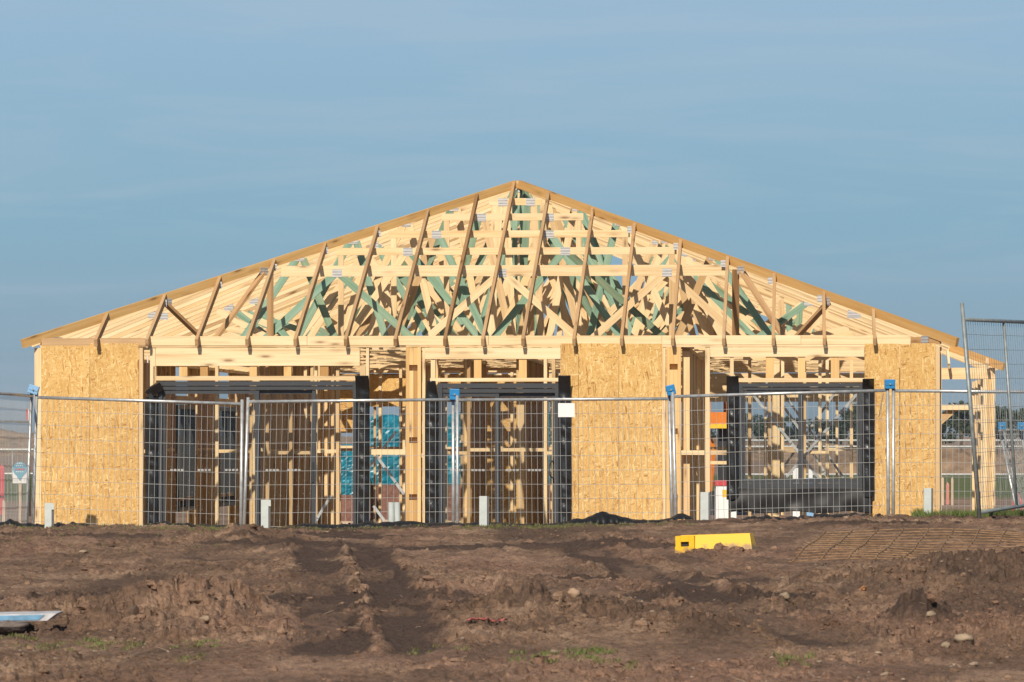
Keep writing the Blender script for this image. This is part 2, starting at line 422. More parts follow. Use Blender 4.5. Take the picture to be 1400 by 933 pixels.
def make_mud():
    u = np.concatenate([-np.geomspace(7, 1.06, 40), np.linspace(-1, 1, 760), np.geomspace(1.06, 7, 40)])
    ys = np.concatenate([np.linspace(3, 14.8, 20), np.geomspace(15, 46.6, 900), np.linspace(46.65, 47.9, 24), [49, 52]])
    Yg, U = np.meshgrid(ys, u, indexing='ij'); X = U*.1285*np.maximum(Yg, 15); 
    z, wet, rough = terrain(X, np.minimum(Yg, 46.6)); GRID[:] = [ys, u, z.copy()]
    drop = sstep(46.9, 47.8, Yg)
    z = z*(1-drop)+(PAD-.12)*drop
    R, C = X.shape
    co = np.stack([X, Yg, z], -1).reshape(-1, 3).astype('f')
    i = np.arange(R*C).reshape(R, C)
    f = np.stack([i[:-1,:-1], i[:-1,1:], i[1:,1:], i[1:,:-1]], -1).reshape(-1, 4)
    me = bpy.data.meshes.new('mud_ground'); n = len(co); m = len(f)
    me.vertices.add(n); me.vertices.foreach_set('co', co.ravel())
    me.loops.add(m*4); me.loops.foreach_set('vertex_index', f.ravel().astype('i'))
    me.polygons.add(m); me.polygons.foreach_set('loop_start', np.arange(0, m*4, 4, dtype='i'))
    me.update(calc_edges=True)
    a = me.attributes.new('wet', 'FLOAT', 'POINT'); a.data.foreach_set('value', wet.ravel().astype('f'))
    me.materials.append(MUD); me.update()
    o = bpy.data.objects.new('mud_ground', me); COL.objects.link(o); tag(o, kind='structure'); return o
make_mud()
def tz(x, y):
    y = min(y, 46.6); ys, u, z = GRID; r = min(max(int(np.searchsorted(ys, y))-1, 0), len(ys)-2)
    q = x/(.1285*max(y, 15)); c = min(max(int(np.searchsorted(u, q))-1, 0), len(u)-2)
    a = (y-ys[r])/(ys[r+1]-ys[r]); b = min(max((q-u[c])/(u[c+1]-u[c]), 0), 1)
    return float((z[r,c]*(1-b)+z[r,c+1]*b)*(1-a)+(z[r+1,c]*(1-b)+z[r+1,c+1]*b)*a)

fb = MB(); fb.quad([(-3000,-300,PAD), (3000,-300,PAD), (3000,6000,PAD), (-3000,6000,PAD)], [(0,0)]*4)
tag(fb.build('field', FIELD), kind='structure')

def lump(mb, c, r, sq=(1,1,.7), seed=0, n=8):
    rr = random.Random(seed); base = len(mb.v); rows = max(4, n//2+1)
    ph = [rr.uniform(0, 6.28) for _ in range(6)]
    for i in range(rows+1):
        th = math.pi*i/rows
        for j in range(n):
            p = 2*math.pi*j/n
            k = r*(1+.18*math.sin(2*p+ph[0])*math.sin(th)+.14*math.sin(3*p+2*th+ph[1])+.12*math.sin(5*th+ph[2]+p)+rr.uniform(-.17,.17))
            mb.v.append((c[0]+k*sq[0]*math.sin(th)*math.cos(p), c[1]+k*sq[1]*math.sin(th)*math.sin(p), c[2]+k*sq[2]*math.cos(th)))
    for i in range(rows):
        for j in range(n):
            q = base+i*n; a, b = q+j, q+(j+1) % n
            mb.f.append((a, a+n, b+n, b)); mb.uv += [(0,0)]*4; mb.mi.append(0); mb.t.append(.5)

def clods():
    mb = MB(); N = 26000
    Y = 17+30*rng.random(N)**1.15; X = (rng.random(N)*2-1)*.135*Y
    z, wet, rough = terrain(X, Y)
    keep = rng.random(N) < np.clip(rough*.5-.08, .02, .6)*(1-np.clip(wet, 0, .9))
    X, Y, z = X[keep], Y[keep], z[keep]
    order = rng.permutation(len(X))[:5200]
    for k in order:
        r = float(np.clip(.009*math.exp(rng.normal()*.55), .004, .034))
        lump(mb, (X[k], Y[k], z[k]+r*.25), r, (rng.uniform(.8,1.5), rng.uniform(.8,1.3), rng.uniform(.55,.9)), int(k), 6)
    o = mb.build('soil_clods', MUD); tag(o, kind='stuff'); return o
clods()
def gravel():
    mb = MB(); N = 1900; Y = 17+28*rng.random(N)**1.4; X = (rng.random(N)*2-1)*.125*Y
    z = terrain(X, Y)[0]
    for k in range(N):
        if vn_mask(X[k], Y[k]) < .55: continue
        r = float(np.clip(.0042*math.exp(rng.normal()*.5), .002, .013))
        lump(mb, (X[k], Y[k], z[k]+r*.4), r, (rng.uniform(.9,1.9), 1, .7), int(k)+9, 5)
    for k in range(260):       # bits of straw and root
        x = float(X[k*7]); y = float(Y[k*7]); zz = float(z[k*7])+.006; a = rng.uniform(0, 6.28); l = rng.uniform(.02, .07)
        mb.tube([(x, y, zz), (x+l*math.cos(a), y+l*math.sin(a), zz+rng.uniform(-.002, .02))], .0018, 4)
    tag(mb.build('gravel', GRIT), kind='stuff')
def vn_mask(x, y): return float(vnoise(np.array([x*1.3]), np.array([y*.5]), 5)[0])
gravel()

def grass():
    mb = MB()
    def tuft(x, y, z, h, n, spread, g):
        for _ in range(n):
            a = random.uniform(0, 6.28); r = spread*math.sqrt(random.random())
            bx, by = x+r*math.cos(a), y+r*math.sin(a)*1.3; bz = z-.004
            hh = h*random.uniform(.5, 1.1); l = random.uniform(.2, .8)*hh; d = random.uniform(0, 6.28); w = .0035+.003*random.random()
            e = random.uniform(0, 6.28)
            dx, dy = w*math.cos(e), w*math.sin(e)
            tp = (bx+l*math.cos(d), by+l*math.sin(d), bz+hh)
            mb.quad([(bx-dx,by-dy,bz), (bx+dx,by+dy,bz), tp], [(0,0)]*3, 0, min(1, max(0, g+random.uniform(-.3,.3))))
    def patch(px0, px1, py0, py1, n, h, g, nb=10):
        for _ in range(n):
            py = random.uniform(py0, py1); px = random.uniform(px0, px1); x, y, z = ground_at(px, py)
            tuft(x, y, z, h, nb, .03, g)
    # along the crest below the fence
    for x0, x1, n in ((-5.6, -3.0, 190), (-3.4, -2.2, 70), (-2.2, -.9, 90), (-.6, .7, 230), (.7, 1.9, 70)):
        for _ in range(n):
            x = random.uniform(x0, x1); y = random.uniform(44.6, 46.7); tuft(x, y, tz(x, y), .032, 9, .06, .38)
    for _ in range(420):
        x = random.uniform(4.35, 6.2); y = random.uniform(46.0, 46.85); tuft(x, y, tz(x, y)+.0, .085, 12, .05, .9)
    # nearer clumps
    for a in ((0, 60, 868, 876, 10, .02, .4), (60, 190, 880, 890, 26, .022, .45), (240, 300, 878, 886, 14, .02, .5), (120, 160, 876, 883, 8, .03, .5),
              (690, 850, 888, 908, 46, .022, .4), (770, 830, 889, 897, 14, .028, .6), (860, 870, 912, 918, 4, .025, .6), (1060, 1110, 890, 912, 14, .025, .45),
              (20, 60, 883, 890, 6, .02, .3), (560, 640, 885, 895, 8, .02, .3), (240, 290, 895, 905, 8, .02, .3), (0, 300, 722, 760, 30, .02, .3)):
        patch(*a)
    return tag(mb.build('weeds', GRASS), kind='stuff')
grass()

# ------------------------------------------------------------------ the house
TH = math.radians(3.9); CS, SN = math.cos(TH), math.sin(TH)
HX, HY = -.29, 51.0
house = tag(empty('timber_house', (HX, HY, 0), -TH),
            'unfinished single storey timber house frame with open hipped roof trusses and three boarded wall sections', 'house')
def lx(px, y=0.0):
    k = (px-700)/F; return (k*(HY+y*CS)-HX-y*SN)/(CS+k*SN)
def lz(py, x=0.0, y=0.0): return EYE+(HZ-py)/F*(HY-x*SN+y*CS)
FLOOR = -.56
EAVE, SL, OV, HW = 2.178, .399, .17, 5.35       # eave top height, roof slope, overhang, half width
def rz(y): return EAVE+SL*(y+OV)                # top of front roof plane
NRM = V((0, -SL, 1)).normalized()

MB().box(-HW+.01, HW-.01, .0, 22.2, PAD-.2, FLOOR).build('concrete_slab', CONC, house)
MB().box(HW-.01, HW+1.5, 17.2, 22.2, PAD-.2, FLOOR-.05).build('porch_slab', CONC, house)

nstud = 0
def part_empty(name, parent=house): return empty(name, parent=parent)
fw = part_empty('front_wall_frame')
BOT = FLOOR+.003
def stud(parent, x, y, z0, z1, w=.045, d=.09, mat=PINE, name='stud'):
    return MB().box(x-w/2, x+w/2, y, y+d, z0, z1).build(name, mat, parent)
def pstud(p0, p1, z0=BOT, z1=2.08, n=1, mat=PINE):
    x0, x1 = lx(p0), lx(p1); w = (x1-x0)/n
    for i in range(n):
        MB().box(x0+i*w+.0008, x0+(i+1)*w-.0008, 0.0, .09, z0, z1).build('stud', mat, fw)
# boarded corners: studs beside the sheets
pstud(47, 56.6); pstud(190, 195.5); pstud(205, 212.5); pstud(492, 500, z1=1.862); pstud(500.2, 504.5)
pstud(577.5, 581.5, z1=2.078); pstud(905, 910); pstud(964, 970.5); pstud(1279, 1285); pstud(766, 769, z1=2.06)
pstud(209, 213.5, z1=1.862)
# triple posts with pairs of packing notches
def column(pa, pb, notches):
    x0, x1 = lx(pa), lx(pb); w = (x1-x0)
    st = w*.22
    MB().box(x0, x0+st, -.012, .09, BOT, 2.08).build('stud', LVL, fw)
    MB().box(x1-st, x1, -.012, .09, BOT, 2.08).build('stud', LVL, fw)
    MB().box(x0+st, x1-st, .092, .13, BOT, 2.06).build('stud', PINE, fw)
    zs = [BOT]+[v for n_ in sorted(notches, reverse=True) for v in (lz(n_+4), lz(n_-4))]+[2.08]
    for i in range(0, len(zs), 2):
        MB().box(x0+st+.001, x0+st+(w-2*st)*.5-.0006, -.006, .088, zs[i], zs[i+1]).build('packer', LVL, fw)
        MB().box(x0+st+(w-2*st)*.5+.0006, x1-st-.001, -.004, .088, zs[i], zs[i+1]).build('packer', LVL, fw)
column(555, 575.5, (503, 602, 680)); column(911, 931, (502, 590, 680))
# plates
for a, b in ((57, 200), (200, 420), (420, 668), (668, 905), (905, 1095), (1095, 1245)):
    z1 = 2.196 if a < 100 else 2.216
    MB().beam((lx(a)+.002, .008, (2.107+z1)/2), (lx(b)-.002, .008, (2.107+z1)/2), .045, z1-2.107, t=random.uniform(.45,.75)).build('wall_plate', GREY_PINE if a < 100 else PINE, fw)
MB().beam((lx(200), .04, 2.093), (lx(555)-.001, .04, 2.093), .10, .024).build('top_plate', PINE, fw)
MB().beam((lx(555), .04, 2.093), (lx(766), .04, 2.093), .10, .024).build('top_plate', PINE, fw)
MB().beam((lx(906), .04, 2.093), (lx(1182), .04, 2.093), .10, .024).build('top_plate', PINE, fw)
for a, b, p0, p1 in ((213, 492, 475.6, 500), (581.5, 766.5, 475.6, 491), (971, 1181.5, 475.6, 488.5)):
    MB().box(lx(a), lx(b), -.012, .06, lz(p1), lz(p0), t=.62).build('lintel', PINE, fw)
for a, b, p0, p1 in ((213.5, 491.5, 514, 520), (588, 766, 517, 522), (1000, 1181.5, 517.5, 523)):
    MB().box(lx(a), lx(b), .0, .088, lz(p1), lz(p0)).build('opening_trim', PINE, fw)
for p0, p1, t, b in ((245, 256, 500, 514), (273.5, 284, 500, 514), (341, 351, 500, 514), (388, 398, 500, 514), (438, 449, 500, 514),
                     (589, 595, 491, 517), (648, 658, 491, 517), (709.5, 720, 491, 517),
                     (998, 1003, 488.5, 523), (1047, 1058, 488.5, 517.5), (1091, 1101, 488.5, 517.5), (1136, 1147.5, 488.5, 517.5)):
    MB().box(lx(p0), lx(p1), .002, .086, lz(b)+.001, lz(t)-.001).build('cripple_stud', LVL if p1-p0 > 8 else PINE, fw)
for a, b, p0, p1 in ((505, 554.5, 614.5, 622), (576, 584, 620, 626), (196, 204.5, 615, 620), (931.5, 963.5, 616, 622), (971, 994, 616, 622), (971, 996, 630.5, 635)):
    MB().box(lx(a), lx(b), .004, .084, lz(p1), lz(p0)).build('nogging', PINE, fw)
MB().box(lx(931.5), lx(963.5), .02, .11, FLOOR+.002, FLOOR+.047).build('bottom_plate', PINE, fw)

# strand board sheets
def osb_sheet(pa, pb, ptop, x_y=0.0):
    x0, x1 = lx(pa), lx(pb); z0, z1 = FLOOR-.02, lz(ptop)
    mb = MB(); ox, oz = random.uniform(0, 30), random.uniform(0, 30)
    y0, y1 = -.014-random.uniform(0, .003), -.0025; t = random.random()
    c = [(x0,y0,z0), (x1,y0,z0), (x1,y0,z1), (x0,y0,z1), (x0,y1,z0), (x1,y1,z0), (x1,y1,z1), (x0,y1,z1)]
    for q in ((0,1,2,3), (5,4,7,6), (1,5,6,2), (4,0,3,7), (3,2,6,7), (4,5,1,0)):
        mb.quad([c[i] for i in q], [(ox+c[i][0]+c[i][1], oz+c[i][2]+c[i][1]) for i in q], 0, t)
    return mb.build('osb_sheet', OSB, house)
for a, b, t in ((57, 122.85, 469), (123.35, 189.8, 469), (767, 790.85, 470), (791.35, 845.85, 470), (846.35, 905, 470.5), (1182, 1229.6, 471), (1230.6, 1279, 470.5)):
    osb_sheet(a, b, t)

# ---- glazed doors and window
def frame_box(mb, x0, x1, y0, y1, z0, z1): mb.box(x0, x1, y0, y1, z0, z1)
def glazed(kind, pl, pr, top, bot, mull, heads, sashes, door=True):
    g = part_empty(kind)
    x0, x1 = lx(pl), lx(pr); zt, zb = lz(top), (lz(bot) if bot else FLOOR+.03)
    w = .055
    f = MB(); f.box(x0, x0+w, -.055, .06, zb, zt); f.box(x1-w, x1, -.055, .06, zb, zt)
    f.box(x0+w+.001, x1-w-.001, -.05, .06, zt-heads*.5, zt); f.box(x0+w+.001, x1-w-.001, -.035, .055, zt-heads, zt-heads*.5-.004)
    f.box(x0+w+.001, x1-w-.001, -.05, .06, zb, zb+(.05 if door else .06))
    f.build('frame', CHAR, g)
    ed = [x0+w]+[lx(m) for m in mull]+[x1-w]
    for i in range(len(ed)-1):
        a, b = ed[i]+.002, ed[i+1]-.002
        if i >= sashes: break
        yy = -.006 if i % 2 == 0 else .030
        s = MB(); sw = .05
        lo, hi = zb+.052+(.01 if not door else 0), zt-heads-.002
        s.box(a-(.02 if i else 0), a+sw*.6, yy-.016, yy+.016, lo, hi); s.box(b-sw*.6, b+(.02 if i < len(ed)-2 else 0), yy-.016, yy+.016, lo, hi)
        s.box(a+sw*.6+.001, b-sw*.6-.001, yy-.014, yy+.014, hi-.045, hi); s.box(a+sw*.6+.001, b-sw*.6-.001, yy-.014, yy+.014, lo, lo+.05)
        s.build('sash', CHAR, g)
        p = MB(); p.quad([(a+.02,yy,lo+.03), (b-.02,yy,lo+.03), (b-.02,yy,hi-.02), (a+.02,yy,hi-.02)], [(0,0)]*4)
        p.build('pane', GLASS, g)
        if door:
            st = MB(); zz = lz(643); n = max(2, int((b-a)/.32))
            for k in range(n):
                xa = a+.09+k*(b-a-.15)/n
                for j in range(4): st.box(xa+j*.042, xa+j*.042+.03, yy-.019, yy-.0165, zz-.012, zz+.012)
            st.build('safety_stickers', plain('pale_sticker', (.34,.34,.33), .7), g)
    return g
d1 = glazed('sliding_door', 216.5, 489.5, 521.5, None, (288 if False else 352.5, 429.5), .10, 2)
d2 = glazed('sliding_door', 599, 765.5, 524.5, None, (680.5,), .11, 2)
# the open bay of the wide door keeps its narrow closing jamb
MB().box(lx(427), lx(432), -.02, .05, FLOOR+.09, lz(534)).build('jamb', CHAR, d1)
w3 = glazed('window', 1009, 1181.5, 525, 667.5, (1095,), .075, 2, False)
def handle(g, px, py):
    x, z = lx(px), lz(py); pts = []
    for k in range(13):
        a = math.pi*(-.5+k/12); pts.append((x+.0-.055*math.cos(a), -.05-.03*math.cos(a), z+.10*math.sin(a)))
    mb = MB(); mb.tube(pts, .009, 8); mb.box(x-.012, x+.012, -.03, .0, z-.13, z+.13); mb.build('handle', DARKMETAL, g)
    MB().box(x+.016, x+.045, -.032, -.0295, z-.02, z+.025).build('sticker', YELPAINT, g)
handle(d2, 757, 642)
x = lx(428); MB().box(x-.02, x+.012, -.03, -.024, lz(648), lz(640)).build('sticker', plain('lime_sticker', (.55,.62,.03), .6), d1)
x = lx(428); MB().box(x-.024, x+.014, -.034, -.026, lz(660), lz(632)-.0).build('lock_plate', DARKMETAL, d1)

# ---- crinkled black flashing around the openings
def strip(pa, pb, ptop, pbot, lean=0, flare=0, seed=0, curl=0):
    rr = np.random.default_rng(seed); x0, x1 = lx(pa), lx(pb)
    z1 = lz(ptop); z0 = lz(pbot) if pbot else FLOOR
    R, C = 90, 10; g = []
    for r in range(R+1):
        t = r/R; z = z0+(z1-z0)*t; row = []
        top = max(0, (t-.90)/.10)
        for c in range(C+1):
            s = c/C
            ph = 6.28*(z*5.5+.6*math.sin(z*7+seed))
            wr = .007*math.sin(ph+s*2.5)*(.3+.7*s)+.0035*math.sin(z*29+s*3+seed+2*math.sin(z*5))
            x = x0+(x1-x0)*s+lean*(1-t)+flare*top*(s-.5)*2*.5
            y = -.06+wr-.045*math.sin(math.pi*s)*.6-.10*curl*top*top
            row.append((x, y, z+.02*flare*top*s))
        g.append(row)
    o = MB().sheet(g).build('flashing', BLACKPL, house, True); solidify(o, .002); return o
strip(199.5, 217.5, 542, None, -.0, 0, 1); strip(487.5, 506, 514, None, -.0, 0, 2, 1.3)
strip(581.5, 600, 521, None, 0, -.06, 3, .6); strip(764, 781, 514, None, 0, .0, 4, 1.0)
strip(993.5, 1010, 515, 683, 0, 0, 5, .7); strip(1179, 1195, 519, 680, 0, -.0, 6, 1.4)
def apron():
    x0, x1 = lx(997), lx(1192); z1, z0 = lz(666.5), lz(700); R, C = 24, 120; g = []
    rr = np.random.default_rng(9)
    for r in range(R+1):
        t = r/R; row = []
        for c in range(C+1):
            s = c/C
            y = -.062+.012*math.sin(s*23+2*math.sin(t*3))*t+.006*math.sin(s*41+t*4)*t+.006*math.sin(t*6+s*9)
            row.append((x0+(x1-x0)*s, y, z1+(z0-z1)*t+.012*math.sin(s*17)*t))
        g.append(row)
    o = MB().sheet(g).build('flashing', BLACKAPRON, house, True); solidify(o, .002)
apron()
# folded black head flashing offcut at the first door
mb = MB(); a = V((lx(203), -.10, lz(539))); b = V((lx(222), -.10, lz(527)))
mb.beam(a, b, .07, .10, (0, -.4, 1)); mb.beam(a+V((.0,-.045,.02)), b+V((0,-.045,.02)), .012, .05, (0,-.4,1))
mb.beam(V((lx(206), -.085, lz(538))), V((lx(210.5), -.085, lz(546))), .05, .10, (0,1,0)); mb.build('flashing_offcut', BLACKPL, house)

# ---- roof
def roofbeam(name, p0, p1, w, h, mat, parent=house, up=(0,0,1)):
    return MB().beam(p0, p1, w, h, up).build(name, mat, parent)
JACKS = [130, 200, 268, 337, 403, 472, 540, 608, 660, 715, 785, 850, 920, 990, 1058, 1128, 1197]
RD = .09
for p in JACKS:
    x = lx(p-1.0, -.25); yh = HW-abs(x)-.02
    off = NRM*(RD/2+.002)
    a = V((x, -OV, rz(-OV)))-off; b = V((x, yh, rz(yh)))-off
    j = roofbeam('jack_rafter', a, b, .038, RD, GREY_PINE, house, NRM)
# hips
def hip_pt(sx, y, dz=0): return V((sx*(HW-y), y, rz(y)+dz))
for sx in (-1, 1):
    h = part_empty('hip_truss')
    up = V((sx*SL, -SL, 2)).normalized()
    roofbeam('top_chord', hip_pt(sx, -OV, -.052), hip_pt(sx, HW-.02, -.052), .045, .105, GOLD, h, up)
    roofbeam('bottom_chord', (sx*(HW-.02), .03, 2.155), (sx*(HW-2.45), 2.45, 2.155), .035, .09, GREY_PINE, h)
    def web(y0, z0, y1, z1, w=.09):
        roofbeam('web', (sx*(HW-y0), y0, z0), (sx*(HW-y1), y1, z1), .035, w, GREY_PINE, h, V((sx, -1, 0)).cross(V((sx*(-(y1-y0)), y1-y0, z1-z0))).normalized())
    yt = 1.33; web(yt, rz(yt)-.14, 1.75, 2.19)
    yt2 = 2.38; web(yt2, rz(yt2)-.14, 1.83, 2.19); web(2.46, 2.2, 2.46, rz(2.46)-.14)
    for yy, zz in ((yt2, rz(yt2)-.12), (yt, rz(yt)-.12), (.18, 2.16)):
        c = V((sx*(HW-yy), yy, zz)); n = V((-sx*0-sx*.7, -.7, 0)); n = V((sx*-.707, -.707, 0)) if sx < 0 else V((-.707, -.707, 0))
        d = V((sx*-1, 1, 0)).normalized(); q = n if n.dot(V((0,-1,0))) > 0 else -n
        q = V((-d.y, d.x, 0)); q = q if q.y < 0 else -q
        MB().beam(c+q*.0265-d*.06, c+q*.0265+d*.06, .003, .10).build('nail_plate', PLATE, h)
apex = (0, HW+.0, rz(HW))
roofbeam('ridge_beam', (0, HW+.02, rz(HW)-.06), (0, 17, rz(HW)-.06), .04, .09, PINE)
PLT = [0]
def plate(parent, x, y, z, w=.15, h=.10):
    if PLT[0] > 90: return
    PLT[0] += 1
    MB().box(x-w/2, x+w/2, y-.0225, y-.0185, z-h/2, z+h/2).build('nail_plate', PLATE, parent)
NW = [0]
def truss(y, flat, seed, detail):
    rr = random.Random(seed)
    one = MB() if not detail else None
    t = part_empty('roof_truss') if detail else None
    def mem(name, p0, p1, w, green=False):
        d = V(p1)-V(p0); up = V((0,-1,0)).cross(d).normalized()
        if one is not None: one.beam(p0, p1, .035, w, up, 1 if green else 0)
        else: MB().beam(p0, p1, .035, w, up).build(name, TREAT if green else PINE, t)
    topz = lambda x: EAVE+SL*(HW+OV-abs(x))-.003
    def tc(x): return topz(x)-.048
    mem('bottom_chord', (-HW, y, 2.151), (-.01, y, 2.151), .09); mem('bottom_chord', (.01, y, 2.151), (HW, y, 2.151), .09)
    if flat:
        xh = HW-y; zf = rz(y)-.105; fw_ = .135 if flat == 2 else .09
        for sx in (-1, 1): mem('top_chord', (sx*(HW+OV), y+.001, tc(HW+OV)), (sx*(xh+.10), y+.001, tc(xh+.10)), .09)
        mem('top_chord', (-xh+.06, y-.001, zf-fw_/2), (-.02, y-.001, zf-fw_/2), fw_); mem('top_chord', (-.018, y-.001, zf-fw_/2), (xh-.06, y-.001, zf-fw_/2), fw_)
        top = lambda x: min(tc(x)-.03, zf-fw_-.0+.02)
        if flat == 2: peaks = [-2.06, -.01, 2.04]; vals = [-3.05, -1.03, 1.03, 3.02]
        else:
            s = rr.uniform(-.25, .25); peaks = [-xh-.4, -xh*.45+s, xh*.45+s, xh+.4]; vals = [-xh-1.2, -xh*.95, s, xh*.95, xh+1.2]
    else:
        for sx in (-1, 1): mem('top_chord', (sx*(HW+OV), y, tc(HW+OV)), (sx*.004, y, tc(0)), .09)
        top = lambda x: tc(x)-.04
        q = lambda a: rr.uniform(-a, a)
        a_, b_ = (.3, .4) if detail else (.55, .8)
        peaks = [-3.9+q(a_), -1.95+q(a_), q(.3) if not detail else 0, 1.95+q(a_), 3.9+q(a_)]; vals = [-3.0+q(b_), -.98+q(b_*.8), .98+q(b_*.8), 3.0+q(b_)]
    ev = sorted([(x, 1) for x in peaks]+[(x, 0) for x in vals])
    for (xa, ka), (xb, kb) in zip(ev, ev[1:]):
        if ka == kb: continue
        pa = (xa, y, top(xa) if ka else 2.20); pb = (xb, y, top(xb) if kb else 2.20)
        off = .05*(1 if xb > xa else -1)
        g = rr.random() < ((.60 if (xa+xb)/2 < .3 else .40) if flat else (.45 if detail else .22))
        if flat == 2: g = (xa+xb)/2 < -1.0
        mem('web', (pa[0]+off*.8, pa[1], pa[2]), (pb[0]-off*.8, pb[1], pb[2]), .09 if flat else .085, g)
    if not flat:
        if y < 6: [mem('web', (xx, y, 2.2), (xx, y, tc(0)-.06), .07, True) for xx in (-.05, .05)]
    elif flat == 1:
        for xx in (xh-.12, -xh+.12): mem('web', (xx, y+.002, 2.2), (xx, y+.002, top(xx)), .07, rr.random() < .3)
    if detail:
        for x_, k_ in ev:
            if flat == 2 or (k_ and abs(x_) < 4) : plate(t, x_, y, (top(x_)+.02 if k_ else 2.175), .12, .10)
        for sx in (-1, 1) if y < 3.5 else (): plate(t, sx*(HW-1.0), y, tc(HW-1.0)-.05, .16, .09)
    else:
        o = one.build('roof_truss', [PINE, TREAT], house)
ys = [2.53, 3.15, 3.76, 4.38, 4.95]
for i, y in enumerate(ys): truss(y, 2 if i == 0 else 1, 30+i, True)
y = 5.55; i = 0
while y < 21.9:
    truss(y, 0, 60+i, i < 3); y += .6 if y < 9 else .4; i += 1
# side creeper rafters in front of the first truss, with ceiling ties
for sx in (-1, 1):
    for y in (.30, .90, 1.50, 2.05):
        ns = V((sx*SL, 0, 1)).normalized(); xh = HW-y
        a = V((sx*(HW+OV), y, EAVE))-ns*.047; b = V((sx*(xh+.03), y, EAVE+SL*(HW+OV-xh-.03)))-ns*.047
        roofbeam('creeper_rafter', a, b, .035, .09, PINE, house, ns)
for p in JACKS[2:15:1]:
    x = lx(p-1.0)
    roofbeam('ceiling_tie', (x+.04, .05, 2.151), (x+.04, 2.50, 2.151), .035, .09, PINE)
# metal clips where jack rafters meet the hip
for p in JACKS:
    x = lx(p-1.0); 
    if abs(x) < 1.2 or abs(x) > 4.4: continue
    yh = HW-abs(x)-.05; sx = 1 if x > 0 else -1
    MB().box(x+(.022 if sx < 0 else -.08), x+(.08 if sx < 0 else -.022), yh-.055, yh-.052, rz(yh)-.13, rz(yh)-.045).build('rafter_clip', PLATE, house)

# rear wing beside the porch
wy = 16.75; wx = HW+1.48
for k, (d, w) in enumerate(((2.6, 0),)):
    p0 = V((wx, wy, EAVE-.06)); p1 = p0+V((-2.6, 2.6, 2.6*SL))
    roofbeam('hip_rafter', p0, p1, .05, .12, GOLD, house, V((SL, -SL, 2)).normalized())
    for q in (.25, .85, 1.45, 2.05):
        ns = V((0, -SL, 1)).normalized(); a = V((wx-q, wy, EAVE))-ns*.05; b = V((wx-q, wy+q, EAVE+SL*q))-ns*.05
        roofbeam('jack_rafter', a, b, .036, .09, PINE, house, ns)
        ns = V((SL, 0, 1)).normalized(); a = V((wx, wy+q, EAVE))-ns*.05; b = V((wx-q, wy+q, EAVE+SL*q))-ns*.05
        roofbeam('creeper_rafter', a, b, .036, .09, PINE, house, ns)
    for q in (2.6, 3.2, 3.8, 4.4):
        ns = V((SL, 0, 1)).normalized(); a = V((wx, wy+q, EAVE))-ns*.05; b = V((wx-3.2, wy+q, EAVE+SL*3.2))-ns*.05
        roofbeam('creeper_rafter', a, b, .036, .09, PINE, house, ns)
py_ = 17.0
MB().box(HW-.3, wx-.12, py_, py_+.06, 1.93, 2.11).build('porch_beam', PINE, house)
MB().box(HW-.3, wx-.28, py_+.0, py_+.06, 1.45, 1.53).build('porch_beam', PINE, house)
MB().box(HW+.25, HW+.34, py_+.005, py_+.055, 1.535, 1.925).build('stud', PINE, house)
MB().beam((HW-.1, py_+.1, .75), (HW+.75, py_+.1, 1.50), .04, .12, (0,0,1)).build('porch_brace', PINE, house)
px_ = lx(1353.5, py_)
for k, dx in enumerate((-.075, -.013, .05)):
    MB().box(px_+dx-.03, px_+dx+.03, py_-.02-.006*(k == 1), py_+.10, FLOOR-.05, 1.93).build('porch_post', LVL if k == 1 else PINE, house)
for yy in (17.6, 18.8, 20, 21.2):
    stud(house, wx-.30, yy, FLOOR, 1.95)

# ---- walls behind
def wall(name, p0, p1, spacing, nog=True, z1=2.08, braces=(), studs=None, skip=()):
    w = part_empty(name); p0 = V((*p0, 0)); p1 = V((*p1, 0)); d = p1-p0; L = d.length; d.normalize()
    n = V((-d.y, d.x, 0))
    up = n
    ss = studs if studs else [k*spacing+.0225 for k in range(int(L/spacing)+1)]
    for s in ss:
        c = p0+d*s
        if any(a < s < b for a, b in skip): continue
        MB().beam((c.x, c.y, FLOOR+.046), (c.x, c.y, z1-.046), .09, .042, tuple(d)).build('stud', PINE, w)
    for z in (FLOOR+.0235, z1-.0235):
        MB().beam((p0.x, p0.y, z), (p1.x, p1.y, z), .09, .045).build('plate', PINE, w)
    if nog:
        for a, b in zip(ss, ss[1:]):
            if b-a > 1.2: continue
            q0 = p0+d*(a+.022); q1 = p0+d*(b-.022); zz = .84+random.choice((-.02, .02, 0))
            MB().beam((q0.x, q0.y, zz), (q1.x, q1.y, zz), .085, .042).build('nogging', PINE, w)
    return w
